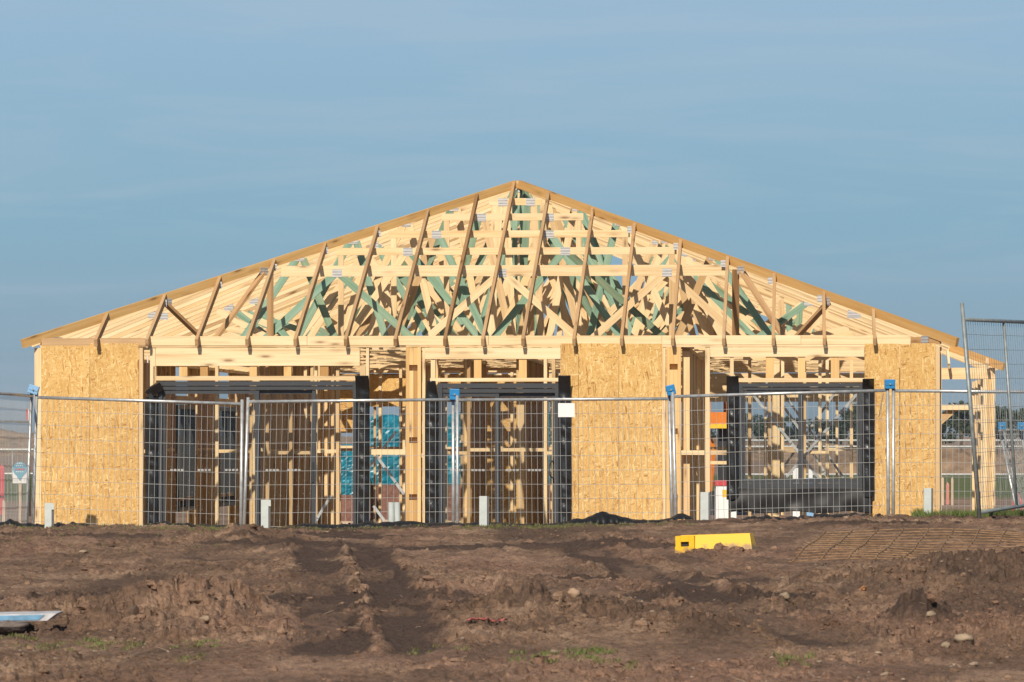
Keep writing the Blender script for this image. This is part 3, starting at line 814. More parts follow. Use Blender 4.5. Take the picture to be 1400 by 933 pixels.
def longwall(name, x, y0, y1, spacing, openings=(), sheet=False):   # wall running away from the street, studs seen edge on: one merged run of timber
    mb = MB(); y = y0
    while y <= y1:
        if not any(a < y < b for a, b in openings): mb.box(x-.045, x+.045, y, y+.042, FLOOR+.047, 2.034)
        y += spacing
    mb.box(x-.045, x+.045, y0, y1+.04, FLOOR+.002, FLOOR+.045); mb.box(x-.045, x+.045, y0, y1+.04, 2.036, 2.08)
    y = y0
    while y+spacing <= y1:
        if not any(a < y+.2 < b for a, b in openings): mb.box(x-.042, x+.042, y+.044, y+spacing-.002, .82, .86)
        y += spacing
    for a, b in openings: mb.box(x-.045, x+.045, a, b, 1.5, 1.62); mb.box(x-.045, x+.045, a, b, .1, .145) if b-a > 1.2 else None
    o = mb.build(name, PINE, house)
    if sheet:      # board added to keep the studs in shade, cut out round the openings
        cuts = [y0]+[q for ab in openings for q in ab if y0 < q < y1]+[y1]
        for k in range(0, len(cuts)-1, 2):
            a, b = cuts[k], cuts[k+1]; n = max(1, round((b-a)/1.2))
            for i in range(n):
                m = MB(); m.box(x-.058, x-.0475, a+(b-a)*i/n+.002, a+(b-a)*(i+1)/n-.002, FLOOR+.001, 2.078); m.build('wall_board', OSB, house)
    return o
lw = longwall('side_wall_frame', -HW+.047, .12, 21.9, .45, ((10.6, 12.4), (15.0, 16.9)), True)
for a, b in ((10.65, 12.35), (15.05, 16.85)):
    g = part_empty('side_window'); xx = -HW+.047
    f = MB(); f.box(xx-.05, xx+.07, a, a+.05, -.05, 1.49); f.box(xx-.05, xx+.07, b-.05, b, -.05, 1.49); f.box(xx-.05, xx+.07, a+.051, b-.051, 1.43, 1.49)
    f.box(xx-.05, xx+.07, a+.051, b-.051, -.05, .01); f.box(xx-.03, xx+.06, (a+b)/2-.03, (a+b)/2+.03, .011, 1.429); f.build('frame', CHAR, g)
    p = MB(); p.quad([(xx,a+.04,0), (xx,b-.04,0), (xx,b-.04,1.45), (xx,a+.04,1.45)], [(0,0)]*4); p.build('pane', GLASS, g)
longwall('side_wall_frame', HW-.047, .12, 16.9, .6, ((6.0, 8.4), (11, 13)))
for x_, a, b, sp, sh in ((-3.25, 3.9, 13.4, .45, True), (-1.62, 8.5, 12, .45, False), (-.75, 6.6, 9.5, .45, True), (.05, 5.2, 11.0, .45, True), (.98, 3.6, 12.0, .45, True), (2.34, .14, 9.5, .45, False), (3.35, 8.5, 14, .45, True)):
    longwall('partition_frame', x_, a, b, sp, ((a+3.2, a+4.1),) if not sh else (), sh)
def pw(y, plist): return [lx(p, y) for p in plist]
def crosswall(y, pxs, x0p, x1p, skip=()):
    x0 = lx(x0p, y); x1 = lx(x1p, y)
    return wall('cross_wall_frame', (x0, y), (x1, y), .6, True, studs=[lx(p, y)-x0 for p in pxs])
crosswall(4.0, (297, 344, 366, 398, 432, 462), 290, 470)
crosswall(7.5, (418, 427, 436, 446, 455), 412, 462)
crosswall(3.3, (597, 641, 746, 757), 590, 772)
crosswall(6.2, (1025, 1052, 1070, 1100, 1121, 1131, 1164), 1016, 1200)
crosswall(12.0, (380, 408, 420, 444, 500, 520, 548), 372, 556)
crosswall(14.5, (600, 632, 664, 700, 724), 592, 740)
bw = wall('rear_wall_frame', (-HW, 21.9), (HW, 21.9), .6, True)
wall('cross_wall_frame', (-3.2, 17.0), (2.3, 17.0), .6, True)
# boards and deep lintels on the walls at the back
def backboard(y, pa, pb, p0, p1):
    MB().box(lx(pa, y), lx(pb, y), y-.012, y-.001, lz(p1, 0, y) if p1 else FLOOR, lz(p0, 0, y)).build('wall_board', OSB, house)
backboard(16.94, 462.5, 503, 513, 592); backboard(16.94, 503.5, 566, 513, 556); backboard(16.94, 664, 741, 513, None); backboard(16.94, 566, 608, 513, None); backboard(16.94, 380, 462, 513, None); backboard(16.94, 612, 664, 513, 546)
for a, b in ((-HW+.02, -1.8), (-1.79, 1.8), (1.81, HW-.02)):
    MB().box(a, b, 21.80, 21.852, 1.62, 2.10).build('lintel', PINE, house)
# steel bracing
def brace(p, q, y): 
    a = V((lx(p[0], y), y-.055, lz(p[1], 0, y))); b = V((lx(q[0], y), y-.055, lz(q[1], 0, y)))
    d = (b-a); up = V((0,-1,0)).cross(d).normalized()
    mb = MB(); mb.beam(a, b, .004, .036, up); 
    m = (a+b)/2; dd = d.normalized(); mb.beam(m-dd*.12+V((0,-.012,0)), m+dd*.12+V((0,-.012,0)), .02, .03, up)
    mb.build('brace_strap', STRAP, house)
brace((1020, 528), (1128, 664), 6.2); brace((1174, 536), (1043, 690), 6.2); brace((1046, 520), (1095, 590), 9); brace((1100, 600), (1140, 668), 9); brace((1065, 530), (1180, 690), 14.5)
brace((1150, 525), (1050, 670), 14.5)
brace((430, 717), (453, 678), 4.0); brace((515, 623), (553, 676), 4.6); brace((505, 640), (542, 590), 5.2); brace((512, 693), (526, 712), 3.2)
# white conduit dropping down the gap
MB().tube([(lx(202, .4), .4, 2.0), (lx(202, .4), .4, FLOOR)], .008, 8).build('conduit', WHITE, house)

# ------------------------------------------------------------------ temporary fence
def fence_panel(name, label, TL, TR, BL, BR, mid=False, stub=.05, foot=.0, dense=.066, mat=GALV, wiremat=WIRE, group=None, bottom=True, rows=13, cr=.019):
    o = empty(name, (V(BL)+V(BR))/2); tag(o, label, 'fence', group)
    base = V(o.location)
    TL, TR, BL, BR = (V(p)-base for p in (TL, TR, BL, BR))
    def pt(u, v): return (BL*(1-u)+BR*u)*(1-v)+(TL*(1-u)+TR*u)*v
    ul = (TL-BL).normalized(); ur = (TR-BR).normalized()
    for u, d in ((0, ul), (1, ur)):
        MB().tube([pt(u, 0)-d*foot, pt(u, 1)+d*stub], cr, 10).build('post', mat, o, True)
    if mid: MB().tube([pt(.5, 0), pt(.5, 1)], cr*.8, 10).build('post', mat, o, True)
    MB().tube([pt(.008, 1), pt(.992, 1)], cr*.95, 10).build('rail', mat, o, True)
    if bottom: MB().tube([pt(.008, 0), pt(.992, 0)], cr*.95, 10).build('rail', mat, o, True)
    mb = MB(); L = (TR-TL).length; n = int(L/dense); nrm = (TR-TL).cross(TL-BL).normalized()
    rj = random.Random(sum(map(ord, label)))
    for k in range(1, n):
        u = k/n; p, q = pt(u, 0), pt(u, 1); b = rj.uniform(-.003, .003)
        mb.tube([p, (p+q)/2+V((b, rj.uniform(-.01, .01), 0)), q], .0023, 5, 0, False)
    for k in range(1, rows):
        v = k/rows; pts = [pt(u/6, v)+V((0, rj.uniform(-.008,.008), rj.uniform(-.003,.003)))-nrm*.004 for u in range(7)]
        mb.tube(pts, .0023, 5, 0, False)
    mb.build('wire_mesh', wiremat, o)
    return o
def P(px, py, Y): return W(px, py, Y)
H = 2.05
def low(pt, px_bot, Y):   # foot of a post: leaning the way it does in the photo, buried behind the crest
    z = pt.z-H; s = (px_bot-700)/F*Y
    return V((s, Y, z))
G = 'temporary fence panels across the front of the house'
fence_panel('mesh_fence', 'fence panel in front of the left boarded wall, its top rail sagging', P(50, 543.5, 49.4), P(331, 552.5, 49.0), low(P(50, 543.5, 49.4), 43, 49.4), low(P(331, 552, 49.0), 328.5, 49.0), group=G, cr=.020)
fence_panel('mesh_fence', 'galvanised fence panel in front of the wide sliding door and the laminated post', P(339, 549.5, 48.9), P(619.5, 546.5, 48.6), low(P(339, 549.5, 48.9), 331.5, 48.9), low(P(619.5, 546.5, 48.6), 620.0, 48.6), group=G)
fence_panel('mesh_fence', 'galvanised fence panel carrying a blank white sheet in front of the narrower sliding door', P(625.2, 547, 48.5), P(915, 545.5, 47.8), low(P(625.2, 547, 48.5), 625.6, 48.5), low(P(915, 545.5, 47.8), 921, 47.8), group=G)
fence_panel('mesh_fence', 'galvanised fence panel in front of the window with the black apron below it', P(920, 542.5, 47.7), P(1213.5, 534, 47.5), low(P(920, 542.5, 47.7), 926.2, 47.7), low(P(1213, 534, 47.5), 1215, 47.5), group=G)
fence_panel('mesh_fence', 'galvanised fence panel running from the right boarded corner out past the porch post', P(1221.5, 534.5, 47.5), P(1513, 537, 47.8), low(P(1221, 534.5, 47.5), 1221, 47.5), low(P(1513, 537, 47.8), 1513, 47.8), group=G)
# panel running back from the left end
tl = W(-3, 537.5, 47.3); tr = W(43, 541.5, 49.45)
fence_panel('mesh_fence', 'fence panel running away at the left edge of the picture, its mesh seen slanted', tl, tr, low(tl, -9, 47.3), low(tr, 34, 49.45), group=G)
# loose panel propped on the mud at right
TL = W(1317, 437, 44.4); d = V((.455, .89, 0)).normalized()*2.35
BL = W(1338.5, 701, 44.4)
fence_panel('mesh_fence', 'loose dull grey fence panel standing tilted on the mud at the right', TL, TL+d+V((0,0,.02)), BL, BL+d+V((-.05,0,.085)), mid=True, stub=.17, foot=.13, mat=DULLGALV, wiremat=DULLGALV, cr=.021, group='loose panels')
def clamp(px, py, Y, w, h, tilt, mat, label):
    c = W(px, py, Y); o = empty('fence_clamp', c, 0); o.rotation_euler = (0, tilt, 0)
    tag(o, label, 'fence clamp', 'plastic clamps joining the fence panels')
    mb = MB(); mb.box(-w/2, w/2, -.045, .03, -h/2, h/2); b = mb.build('clamp_body', mat, o)
    bv = b.modifiers.new('b', 'BEVEL'); bv.width = .008; bv.segments = 2
    MB().box(-w/2+.012, w/2-.012, -.051, -.0455, -h*.1, h*.1).build('clamp_rib', mat, o)
    mb = MB(); mb.tube([(0,-.064,0), (0,-.046,0)], .011, 6); mb.build('bolt', DULLGALV, o)
clamp(46, 533, 49.4, .12, .10, math.radians(16), PALEBLUE, 'faded pale blue clamp tilted on top of the leftmost fence posts')
clamp(621.5, 539.5, 48.55, .115, .125, 0, BLUE, 'square blue clamp on the fence posts in front of the narrower sliding door')
clamp(917, 533.5, 47.75, .10, .115, math.radians(-14), BLUE, 'tilted blue clamp on the fence posts beside the middle boarded wall')
clamp(1216.5, 525.5, 47.5, .115, .105, 0, BLUE, 'bright blue clamp on the fence posts in front of the right boarded wall')
# chain hanging by the last clamp
mb = MB(); c0 = W(1207.5, 538, 47.46)
for k in range(22):
    z = c0.z-.012*k; x_ = c0.x-.0022*k
    mb.tube([(x_-.006*(k%2), c0.y-.006*((k+1)%2), z), (x_+.006*(k%2), c0.y+.006*((k+1)%2), z-.014)], .0035, 5)
tag(mb.build('hanging_chain', DULLGALV), 'thin steel chain hanging from the fence rail against the right boarded wall', 'chain')
# blank white sheet tied to the wire
a, b = W(763, 551.5, 48.05), W(785.5, 570.5, 48.05)
mb = MB(); mb.box(a.x, b.x, a.y-.055, a.y-.050, b.z, a.z); o = mb.build('blank_notice', WHITE)
tag(o, 'blank white sheet hung on the fence wire beside the narrower sliding door', 'notice')

# ------------------------------------------------------------------ pegs along the crest
for px, top, bot, w, lab, lip in ((66, 688, 726, 9.5, 'pale grey steel peg in front of the left boarded wall', True), (362, 683.5, 722, 10, 'pale grey steel peg before the wide sliding door, square lip at its top', True),
                        (660.5, 678.5, 715, 10.5, 'pale grey steel peg in the weeds before the narrower sliding door', False), (963, 673, 713, 11, 'pale grey steel peg left of the window with the black apron', False),
                        (1268, 667.5, 706.5, 10, 'pale grey steel peg in front of the right boarded wall', False)):
    Y = 46.45; p = W(px, top, Y); pb = W(px, bot+6, Y); wv = w/F*Y
    o = empty('survey_peg', (p.x, Y, pb.z)); tag(o, lab, 'peg', 'pale steel pegs along the crest')
    h = p.z-pb.z
    MB().box(-wv/2, wv/2, -.02, .0, 0, h).build('peg_face', PEG, o)
    s = MB(); s.box(wv/2+.001, wv/2+.022, -.004, .03, 0, h-.002-(.07 if lip else 0)); s.build('peg_return', PEGSHADE, o)
    if lip: MB().box(wv/2+.0005, wv/2+.026, -.018, .0, h-.07, h-.001).build('peg_lip', PEG, o)

# ------------------------------------------------------------------ black film along the crest
def film(name, pts, label, depth=.3, Y=46.9):   # pts: (photo px, height above crest in m)
    n = 80; g = []; xs = [p[0] for p in pts]; hs = [p[1] for p in pts]
    rr = np.random.default_rng(len(label))
    for r in range(9):
        t = r/8; row = []
        for k in range(n+1):
            px = xs[0]+(xs[-1]-xs[0])*k/n; x_ = (px-700)/F*Y
            h = float(np.interp(px, xs, hs)); zb = tz(x_, 46.3)
            y_ = Y-.42+depth*t*1.4+.03*math.sin(k*.9+t*4)
            prof = math.sin(math.pi*min(1, t*.98)**.8)
            row.append((x_+.006*math.sin(k*.7+r), y_, zb+.004+h*prof*(1+.10*math.sin(k*.33+r*.9))+.004*math.sin(k*.9+r*1.3)*prof))
        g.append(row)
    o = MB().sheet(g).build(name, BLACKMAT, None, True); solidify(o, .003); tag(o, label, 'plastic sheet', 'black plastic film along the crest')
film('plastic_sheet', [(740, .01), (770, .035), (800, .07), (823, .13), (842, .095), (868, .03), (900, .035), (935, .055), (946, .02)], 'black plastic sheet heaped in a peak at the foot of the middle boarded wall')
film('plastic_sheet', [(-15, .03), (20, .045), (58, .035), (95, .03), (130, .015)], 'low strip of black plastic at the foot of the left boarded wall')
film('plastic_sheet', [(205, .01), (300, .02), (330, .012)], 'thin strip of black plastic below the left end of the wide sliding door')
film('plastic_sheet', [(395, .015), (450, .045), (500, .05), (560, .05), (600, .03), (680, .03), (740, .01)], 'long strip of black plastic running below the laminated post and the narrower door')
film('plastic_sheet', [(1012, .01), (1040, .035), (1075, .03), (1130, .035), (1180, .025), (1200, .01)], 'thin black plastic strip on the dirt under the window apron')
# two pale tubes leaning behind the crest
for k, (pa, lab) in enumerate(((535, 'pale plastic tube left of its twin behind the fence by the laminated post'), (545, 'pale plastic tube right of its twin, touching the laminated post in view'))):
    a = W(pa-2*k, 687, 48.0); b = V((a.x+.02*k, 48.0, a.z-.75))
    mb = MB(); mb.tube([b, a], .034, 16, 0, False); mb.tube([b, a], .030, 16, 0, False)
    tag(mb.build('plastic_tube', PEG, None, True), lab, 'tube', 'pale tubes behind the fence')

# ------------------------------------------------------------------ yellow fence foot
def fence_foot():
    p = W(981, 763, 36.3); g = tz(p.x, 36.3)
    o = empty('ballast_block', (p.x, 36.3, g-.012), math.radians(-14)); o.rotation_euler = (0, math.radians(-2.2), math.radians(-14))
    tag(o, 'yellow plastic ballast block half sunk in the mud', 'block')
    L, D, Hh = .64, .24, .148
    prof = [(-D/2, 0), (-D/2+.045, Hh), (D/2-.045, Hh), (D/2, 0)]
    mb = MB()
    segs = [(-L/2, 1.0), (-L/2+.16, 1.0), (L/2, 1.0)]
    def ring(x, sx): return [(x+sx*(.025 if z > .05 else 0), y, z) for y, z in prof]
    r0, r1 = ring(-L/2, 1), ring(L/2, -1)
    mb.quad([r0[0], r1[0], r1[1], r0[1]], [(0,0)]*4); mb.quad([r0[1], r1[1], r1[2], r0[2]], [(0,0)]*4)
    mb.quad([r0[2], r1[2], r1[3], r0[3]], [(0,0)]*4); mb.quad(r1, [(0,0)]*4); mb.quad(r0[::-1], [(0,0)]*4); mb.quad([r0[3], r1[3], r1[0], r0[0]], [(0,0)]*4)
    b = mb.build('foot_body', YELLOW, o); bv = b.modifiers.new('b', 'BEVEL'); bv.width = .008; bv.segments = 2
    # end block with the lifting slot
    mb = MB(); mb.box(-L/2-.015, -L/2+.15, -D/2-.02, D/2-.03, .0, .055)
    mb.box(-L/2-.01, -L/2+.035, -D/2-.015, D/2-.05, .0555, Hh-.004); mb.box(-L/2+.105, -L/2+.15, -D/2-.015, D/2-.05, .0555, Hh-.004)
    mb.box(-L/2+.036, -L/2+.104, -D/2-.015, D/2-.05, .095, Hh-.004)
    mb.build('end_block', YELLOW, o)
    MB().box(-L/2+.036, -L/2+.104, -D/2+.008, -D/2+.012, .056, .094).build('slot_shade', DARKRUB, o)  # dark plate put in for the shade inside the opening
    # mud pushed over its foot
    cl = MB()
    for k in range(16):
        x_ = p.x-.24+.035*k+random.uniform(-.02,.02); y_ = 36.3-.16+(k-7)*-.008+random.uniform(-.04, .01)
        lump(cl, (x_, y_, tz(x_, y_)+.005), random.uniform(.014, .034), (1.4, 1, .8), k, 7)
    x_ = p.x+.06; lump(cl, (x_-.05, 36.14, g+.02), .05, (1.2, .7, .9), 77, 9)
    tag(cl.build('pushed_clods', MUD), kind='stuff')
fence_foot()

# ------------------------------------------------------------------ rusty reinforcing mesh
def rebar():
    o = None; mb = MB(); A = W(1084, 768.5, 31.2)
    nx, ny = 30, 13
    def pt(u, v):
        x_ = A.x+u+.175*v; y_ = A.y+v
        z = A.z-.012+.070*v+.026*math.sin(u*1.7+.6)+.012*math.sin(u*3.1+v*2)
        return V((x_, y_, z))
    for j in range(ny):
        v = j*.2; r = random.uniform(-.02, .02)
        mb.tube([pt(-.03+i*.2+r, v)+V((0, .01*math.sin(i*.8+j), 0)) for i in range(nx)], .0042, 6)
    for i in range(nx-1):
        u = i*.2; mb.tube([pt(u, -.03+j*.2)+V((.006*math.sin(i+j), 0, .010)) for j in range(ny)], .0042, 6)
    tag(mb.build('reinforcing_mesh', RUST, None, True), 'rusty steel reinforcing mesh sheet lying on the mud at right', 'steel mesh')
rebar()

# ------------------------------------------------------------------ board, stones and litter in the mud
def litter():
    # blue and white plank at the left edge
    Y = 22.3; a = W(-30, 846, Y); b = W(76, 844.5, Y)
    o = empty('painted_plank', a, 0); tag(o, 'blue and white painted plank lying over a stone at the left edge', 'plank')
    d = b-a; d = V((d.x, .10, d.z))
    def prism(x0, x1, y0, y1, z0, z1, taper, name, m):
        mb = MB(); c = [(x0,y0,z0), (x1-taper,y0,z0), (x1,y0,z1), (x0,y0,z1), (x0,y1,z0), (x1-taper,y1,z0), (x1,y1,z1), (x0,y1,z1)]
        c = [(q[0], q[1]+q[0]*.12, q[2]+q[0]*d.z/d.x) for q in c]
        for q in ((0,1,2,3), (5,4,7,6), (1,5,6,2), (4,0,3,7), (3,2,6,7), (4,5,1,0)): mb.quad([c[i] for i in q], [(0,0)]*4)
        mb.build(name, m, o)
    L = d.x
    prism(0, L, 0, .34, -.018, .019, .05, 'board', plain('muddy_white_board', (.52,.51,.52), .6, 0, .35, 9))
    prism(L*.22, L-.06, -.004, -.001, -.013, .013, .03, 'blue_stripe', plain('scuffed_blue_paint', (.16,.33,.50), .55, 0, .30, 12))
    mb = MB(); c = W(12, 857, 22.1); lump(mb, (c.x, c.y, c.z), .062, (1.35, 1, .42), 4, 16)
    tag(mb.build('stone', GREYSTONE, None, True), 'grey brown stone under the painted plank', 'stone')
    def st(px, py, r, sq, lab, m=STONE, seed=1, dz=0):
        x_, y_, z_ = ground_at(px, py); mb = MB(); lump(mb, (x_, y_, z_+r*.3+dz), r, sq, seed, 12)
        tag(mb.build('stone', m, None, True), lab, 'stone', 'stones lying in the mud')
    st(1273, 843, .022, (1.2, 1, .8), 'small pale round stone on top of the dark cone of mud', STONE, 2, .0)
    st(1318, 880, .032, (1.3, 1, .7), 'largest pale stone, low in the mud at right', STONE, 3)
    st(1293, 886, .02, (1, 1, .8), 'small pale stone just left of the largest pale stone', STONE, 4)
    st(1073, 820, .026, (1.3, 1, .8), 'pale stone in the middle of the wheel ruts below the yellow foot', STONE, 5)
    st(757, 894, .017, (1.4, 1, .7), 'small whitish stone beside the weeds at the bottom centre', STONE, 6)
    st(280, 850, .022, (1.1, 1, .8), 'pale clay lump at the right foot of the left spoil heap', STONE, 7)
    st(113, 756, .022, (1.3, 1, .6), 'small whitish stone on the smooth mud at far left', STONE, 8)
    st(1157, 709, .02, (1.3, 1, .7), 'small white pebble at the grass edge beside the tilted panel', STONE, 9)
    st(785, 815, .034, (1.3, 1, .8), 'rounded pale clod in the middle of the churned ground', plain('pale_clay', (.34,.235,.16), .9, 0, .2, 12, .2, .5), 10)
    # scrap of orange steel
    c = V(ground_at(1178, 815))
    mb = MB(); mb.tube([c+V((-.02,0,0)), c+V((-.008,0,.035)), c+V((.014,0,.052)), c+V((.032,0,.044)), c+V((.022,.01,.022))], .0045, 6)
    mb.beam(c+V((-.012,-.004,.01)), c+V((.02,-.004,.036)), .004, .015)
    tag(mb.build('bent_scrap', plain('orange_rust', (.36,.15,.045), .8, 0, .3, 20), None, True), 'bent orange scrap of steel sticking out of the mud', 'scrap')
    # red tape
    pts = []
    for k in range(15):
        px = 640+k*3.8; py = 853-2.5*math.sin(k*.42)-k*.25; q = ground_at(px, py); pts.append((q[0], q[1]-.03, q[2]+.012))
    mb = MB(); mb.tube(pts, .006, 6); tag(mb.build('red_cord', plain('faded_red_plastic', (.42,.12,.10), .6), None, True), 'faded red cord lying in the mud between the wheel ruts', 'cord')
litter()

# ------------------------------------------------------------------ behind the house
def pallet_stack(px0, px1, top, Y, lab):
    a = W(px0, top, Y); b = W(px1, top, Y); w = b.x-a.x; h = a.z-(PAD+.14)
    o = empty('wrapped_pallet', ((a.x+b.x)/2, Y, PAD)); tag(o, lab, 'pallet', 'teal wrapped pallets behind the house')
    mb = MB()
    for k in range(3): mb.box(-w/2+k*(w-.1)/2, -w/2+k*(w-.1)/2+.1, -.45, .45, .0, .09)
    for k in range(6): mb.box(-w/2, w/2, -.45+k*.16, -.45+k*.16+.1, .091, .115)
    mb.build('pallet_base', STAKE, o)
    R, C = 26, 40; g = []; rr = np.random.default_rng(int(px0))
    hz = .30*h
    for r in range(R+1):
        t = r/R; row = []
        for c in range(C):
            an = 2*math.pi*c/C; k = max(abs(math.cos(an)), abs(math.sin(an)))
            ins = 1-.5*max(0, (t-.93)/.07)**2-.05*max(0, (.1-t)/.1)
            wob = 1+.02*math.sin(an*9+t*13)+.012*rr.normal()
            row.append((math.cos(an)/k*w/2*ins*wob*.97, math.sin(an)/k*.46*ins*wob*.97, .12+hz+(h-.14-hz+.02)*t))
        row.append(row[0]); g.append(row)
    mb = MB(); mb.sheet(g); mb.f.append(tuple(R*(C+1)+c for c in range(C))); mb.uv += [(0,0)]*C; mb.mi.append(0); mb.t.append(.5)
    mb.build('plastic_wrap', TEAL, o, False)
    MB().box(-w/2+.02, w/2-.02, -.44, .44, .117, .12+hz+.02).build('brick_pack', BRICKPACK, o)
pallet_stack(455, 492, 597, 79.0, 'teal wrapped pallet seen through the open bay of the wide sliding door')
pallet_stack(506, 549, 556, 80.5, 'taller teal wrapped pallet seen left of the laminated post')
pallet_stack(612, 662, 553, 79.5, 'teal wrapped pallet seen through the narrower sliding door, near its left fence post')
pallet_stack(738, 772, 553, 81, 'teal wrapped pallet seen at the right jamb of the narrower sliding door')
def excavator():
    Y = 92; s = Y/F
    o = empty('excavator', (W(985, 600, Y).x, Y, PAD)); tag(o, 'orange excavator with a glazed cab standing behind the house', 'excavator')
    zc = lambda py: EYE+(HZ-py)*s-PAD
    xc = lambda px: (px-985)*s
    for sx in (0, 1):
        mb = MB(); y0 = -.55+sx*.95
        mb.box(xc(950), xc(1012), y0, y0+.32, .06, .50); mb.tube([(xc(950), y0, .28), (xc(950), y0+.32, .28)], .22, 14); mb.tube([(xc(1012), y0, .28), (xc(1012), y0+.32, .28)], .22, 14)
        mb.build('track', DARKRUB, o)
    b = MB(); b.box(xc(966), xc(1011), -.62, .62, zc(584), zc(564)); b.box(xc(994), xc(1011), -.6, .6, zc(564)+.001, zc(552)); b.build('body', ORANGE, o)
    MB().box(xc(966), xc(1011), -.635, .635, zc(586), zc(580)).build('skirt', YELPAINT, o)
    MB().box(xc(982), xc(1010), -.3, .3, .4, zc(586)-.001).build('turntable', DARKMETAL, o)
    c = MB()
    for px in (967, 991):
        for y_ in (-.6, .52): c.box(xc(px), xc(px+3), y_, y_+.08, zc(564), zc(546))
    c.box(xc(965), xc(996), -.65, .65, zc(546)+.001, zc(540)); c.build('cab', ORANGE, o)
    g = MB(); g.quad([(xc(969), -.58, zc(564)), (xc(992), -.58, zc(564)), (xc(992), -.58, zc(546)), (xc(969), -.58, zc(546))], [(0,0)]*4); g.build('cab_window', GLASS, o)
    bm = MB(); bm.beam((xc(966), -.1, zc(592)), (xc(975), -.3, zc(622)), .10, .12); bm.beam((xc(974), -.3, zc(620)), (xc(968), -.35, zc(690)), .06, .08); bm.build('boom', ORANGE, o)
    bk = MB(); bk.box(xc(958), xc(976), -.6, -.1, zc(706), zc(690)); bk.build('bucket', DARKMETAL, o)
excavator()
def crate():
    Y = 84; a = W(978, 664, Y); b = W(1006, 664, Y); h = a.z-PAD
    o = empty('site_bin', ((a.x+b.x)/2, Y, PAD)); tag(o, 'white site bin with a red lid and yellow sticker behind the wall studs', 'bin')
    w = b.x-a.x
    MB().box(-w/2, w/2, -.3, .3, 0, h).build('bin_body', WHITE, o); MB().box(-w/2-.02, w/2+.02, -.32, .32, h+.001, h+.10).build('lid', RED, o)
    MB().box(-w/2+.12, w/2-.06, -.304, -.301, h-.22, h-.08).build('sticker', YELPAINT, o)
crate()
# sheets and tubs glimpsed under the window
for px0, px1, t, Y, lab, m in ((1084, 1094, 640, 86, 'white upright board seen through the lower window pane', WHITE), (1105, 1111, 642, 88, 'narrow white post seen through the right window pane', WHITE), (1103, 1112, 656, 83, 'small blue tub seen at the sill of the right window pane', PALEBLUE)):
    a = W(px0, t, Y); b = W(px1, t, Y); mb = MB(); mb.box(a.x, b.x, Y, Y+.06 if m is WHITE else Y+.3, PAD, a.z); 
    if m is not WHITE: mb.box(a.x-.02, b.x+.02, Y-.02, Y+.32, a.z+.001, a.z+.03)
    o = mb.build('site_board' if m is WHITE else 'plastic_tub', m); tag(o, lab, 'board' if m is WHITE else 'tub')

# far site fences: rails, posts
def site_fence(px0, px1, rows, Y, lab, step=2.4):
    o = empty('site_fence', (0, Y, PAD)); tag(o, lab, 'fence')
    x0, x1 = (px0-700)/F*Y, (px1-700)/F*Y; top = EYE+(HZ-rows[0])/F*Y-PAD
    for py in rows:
        z = EYE+(HZ-py)/F*Y-PAD; MB().tube([(x0, 0, z), (x1, 0, z)], .045, 6).build('rail', GALV, o)
    x_ = x0
    while x_ <= x1+.01: MB().tube([(x_, 0, -.05), (x_, 0, top+.08)], .04, 6).build('post', GALV, o); x_ += step
site_fence(1005, 1420, (602.5, 611, 649), 186, 'far site fence of pale rails beyond the grass at right', 3.6)
site_fence(-40, 60, (615, 648), 186, 'far site fence of pale rails beyond the grass at left', 1.8)
# panels stacked behind the porch
def fake_stack():
    for k, (px, Y, lab) in enumerate(((1367, 61, 'spare fence panel with a blue clamp leaning behind the porch post'), (1372, 61.6, 'second spare fence panel leaning behind the porch post'), (1395, 62, 'spare fence panel with a blue clamp at the right edge of the picture'))):
        tp = W(px, 588, Y); bt = V((tp.x+.30, Y-.5, PAD))
        d = V((.75, 1.9, 0)).normalized()*2.2
        fence_panel('mesh_fence', lab, tp, tp+d, bt, bt+d, foot=.0, group='spare panels leaning behind the porch')
    for px, Y, lab in ((1369.5, 60.8, 'blue clamp on a spare panel right of the porch post'), (1396, 61.8, 'blue clamp on a spare panel at the right edge of the picture')):
        clamp(px, 582.5, Y, .11, .105, 0, BLUE, lab)
fake_stack()
def post_marker(name, px, ptop, Y, w, mat, lab, cat):
    a = W(px, ptop, Y); mb = MB(); mb.box(a.x-w/2, a.x+w/2, Y, Y+w*.4, PAD-.05, a.z); mb.quad([(a.x-w/2,Y,a.z+.0005), (a.x+w/2,Y,a.z+.0005), (a.x,Y+w*.2,a.z+w)], [(0,0)]*3)
    tag(mb.build(name, mat), lab, cat)
post_marker('safety_bollard', 1391, 686, 66, .16, RED, 'red plastic bollard behind the tilted panel at right', 'bollard')
post_marker('timber_stake', 1289, 655, 105, .05, STAKE, 'thin pale stake at left of the pair on the grass', 'stake'); post_marker('timber_stake', 1302, 655, 105, .05, STAKE, 'thin pale stake at right of the pair on the grass', 'stake')
post_marker('marker_post', 1295.5, 663, 106, .07, plain('salmon_plastic', (.60,.20,.15), .6), 'small salmon marker between the two thin stakes', 'marker')
post_marker('timber_stake', 5, 687, 74, .05, STAKE, 'short pale stake behind the slanting fence panel at far left', 'stake')
post_marker('safety_bollard', 2.5, 640, 92, .10, RED, 'red bollard at the left edge of the picture behind the mesh', 'bollard')
# dark boom rail at far left
o = empty('boom_rail', W(41, 577, 90)); o.location.z = PAD; tag(o, 'dark steel boom rail on a post with a red and white plate at its end', 'barrier')
zt = EYE+(HZ-577)/F*90-PAD
MB().tube([(-1.4, 0, zt+.02), (0, 0, zt)], .022, 8).build('boom', DARKMETAL, o)
MB().tube([(0, 0, 0), (-.02, 0, zt)], .018, 8).build('post', DARKMETAL, o)
MB().box(-.075, -.035, -.03, -.01, zt+.03, zt+.27).build('red_plate', RED, o); MB().box(-.034, -.012, -.03, -.01, zt+.03, zt+.27).build('white_plate', WHITE, o)
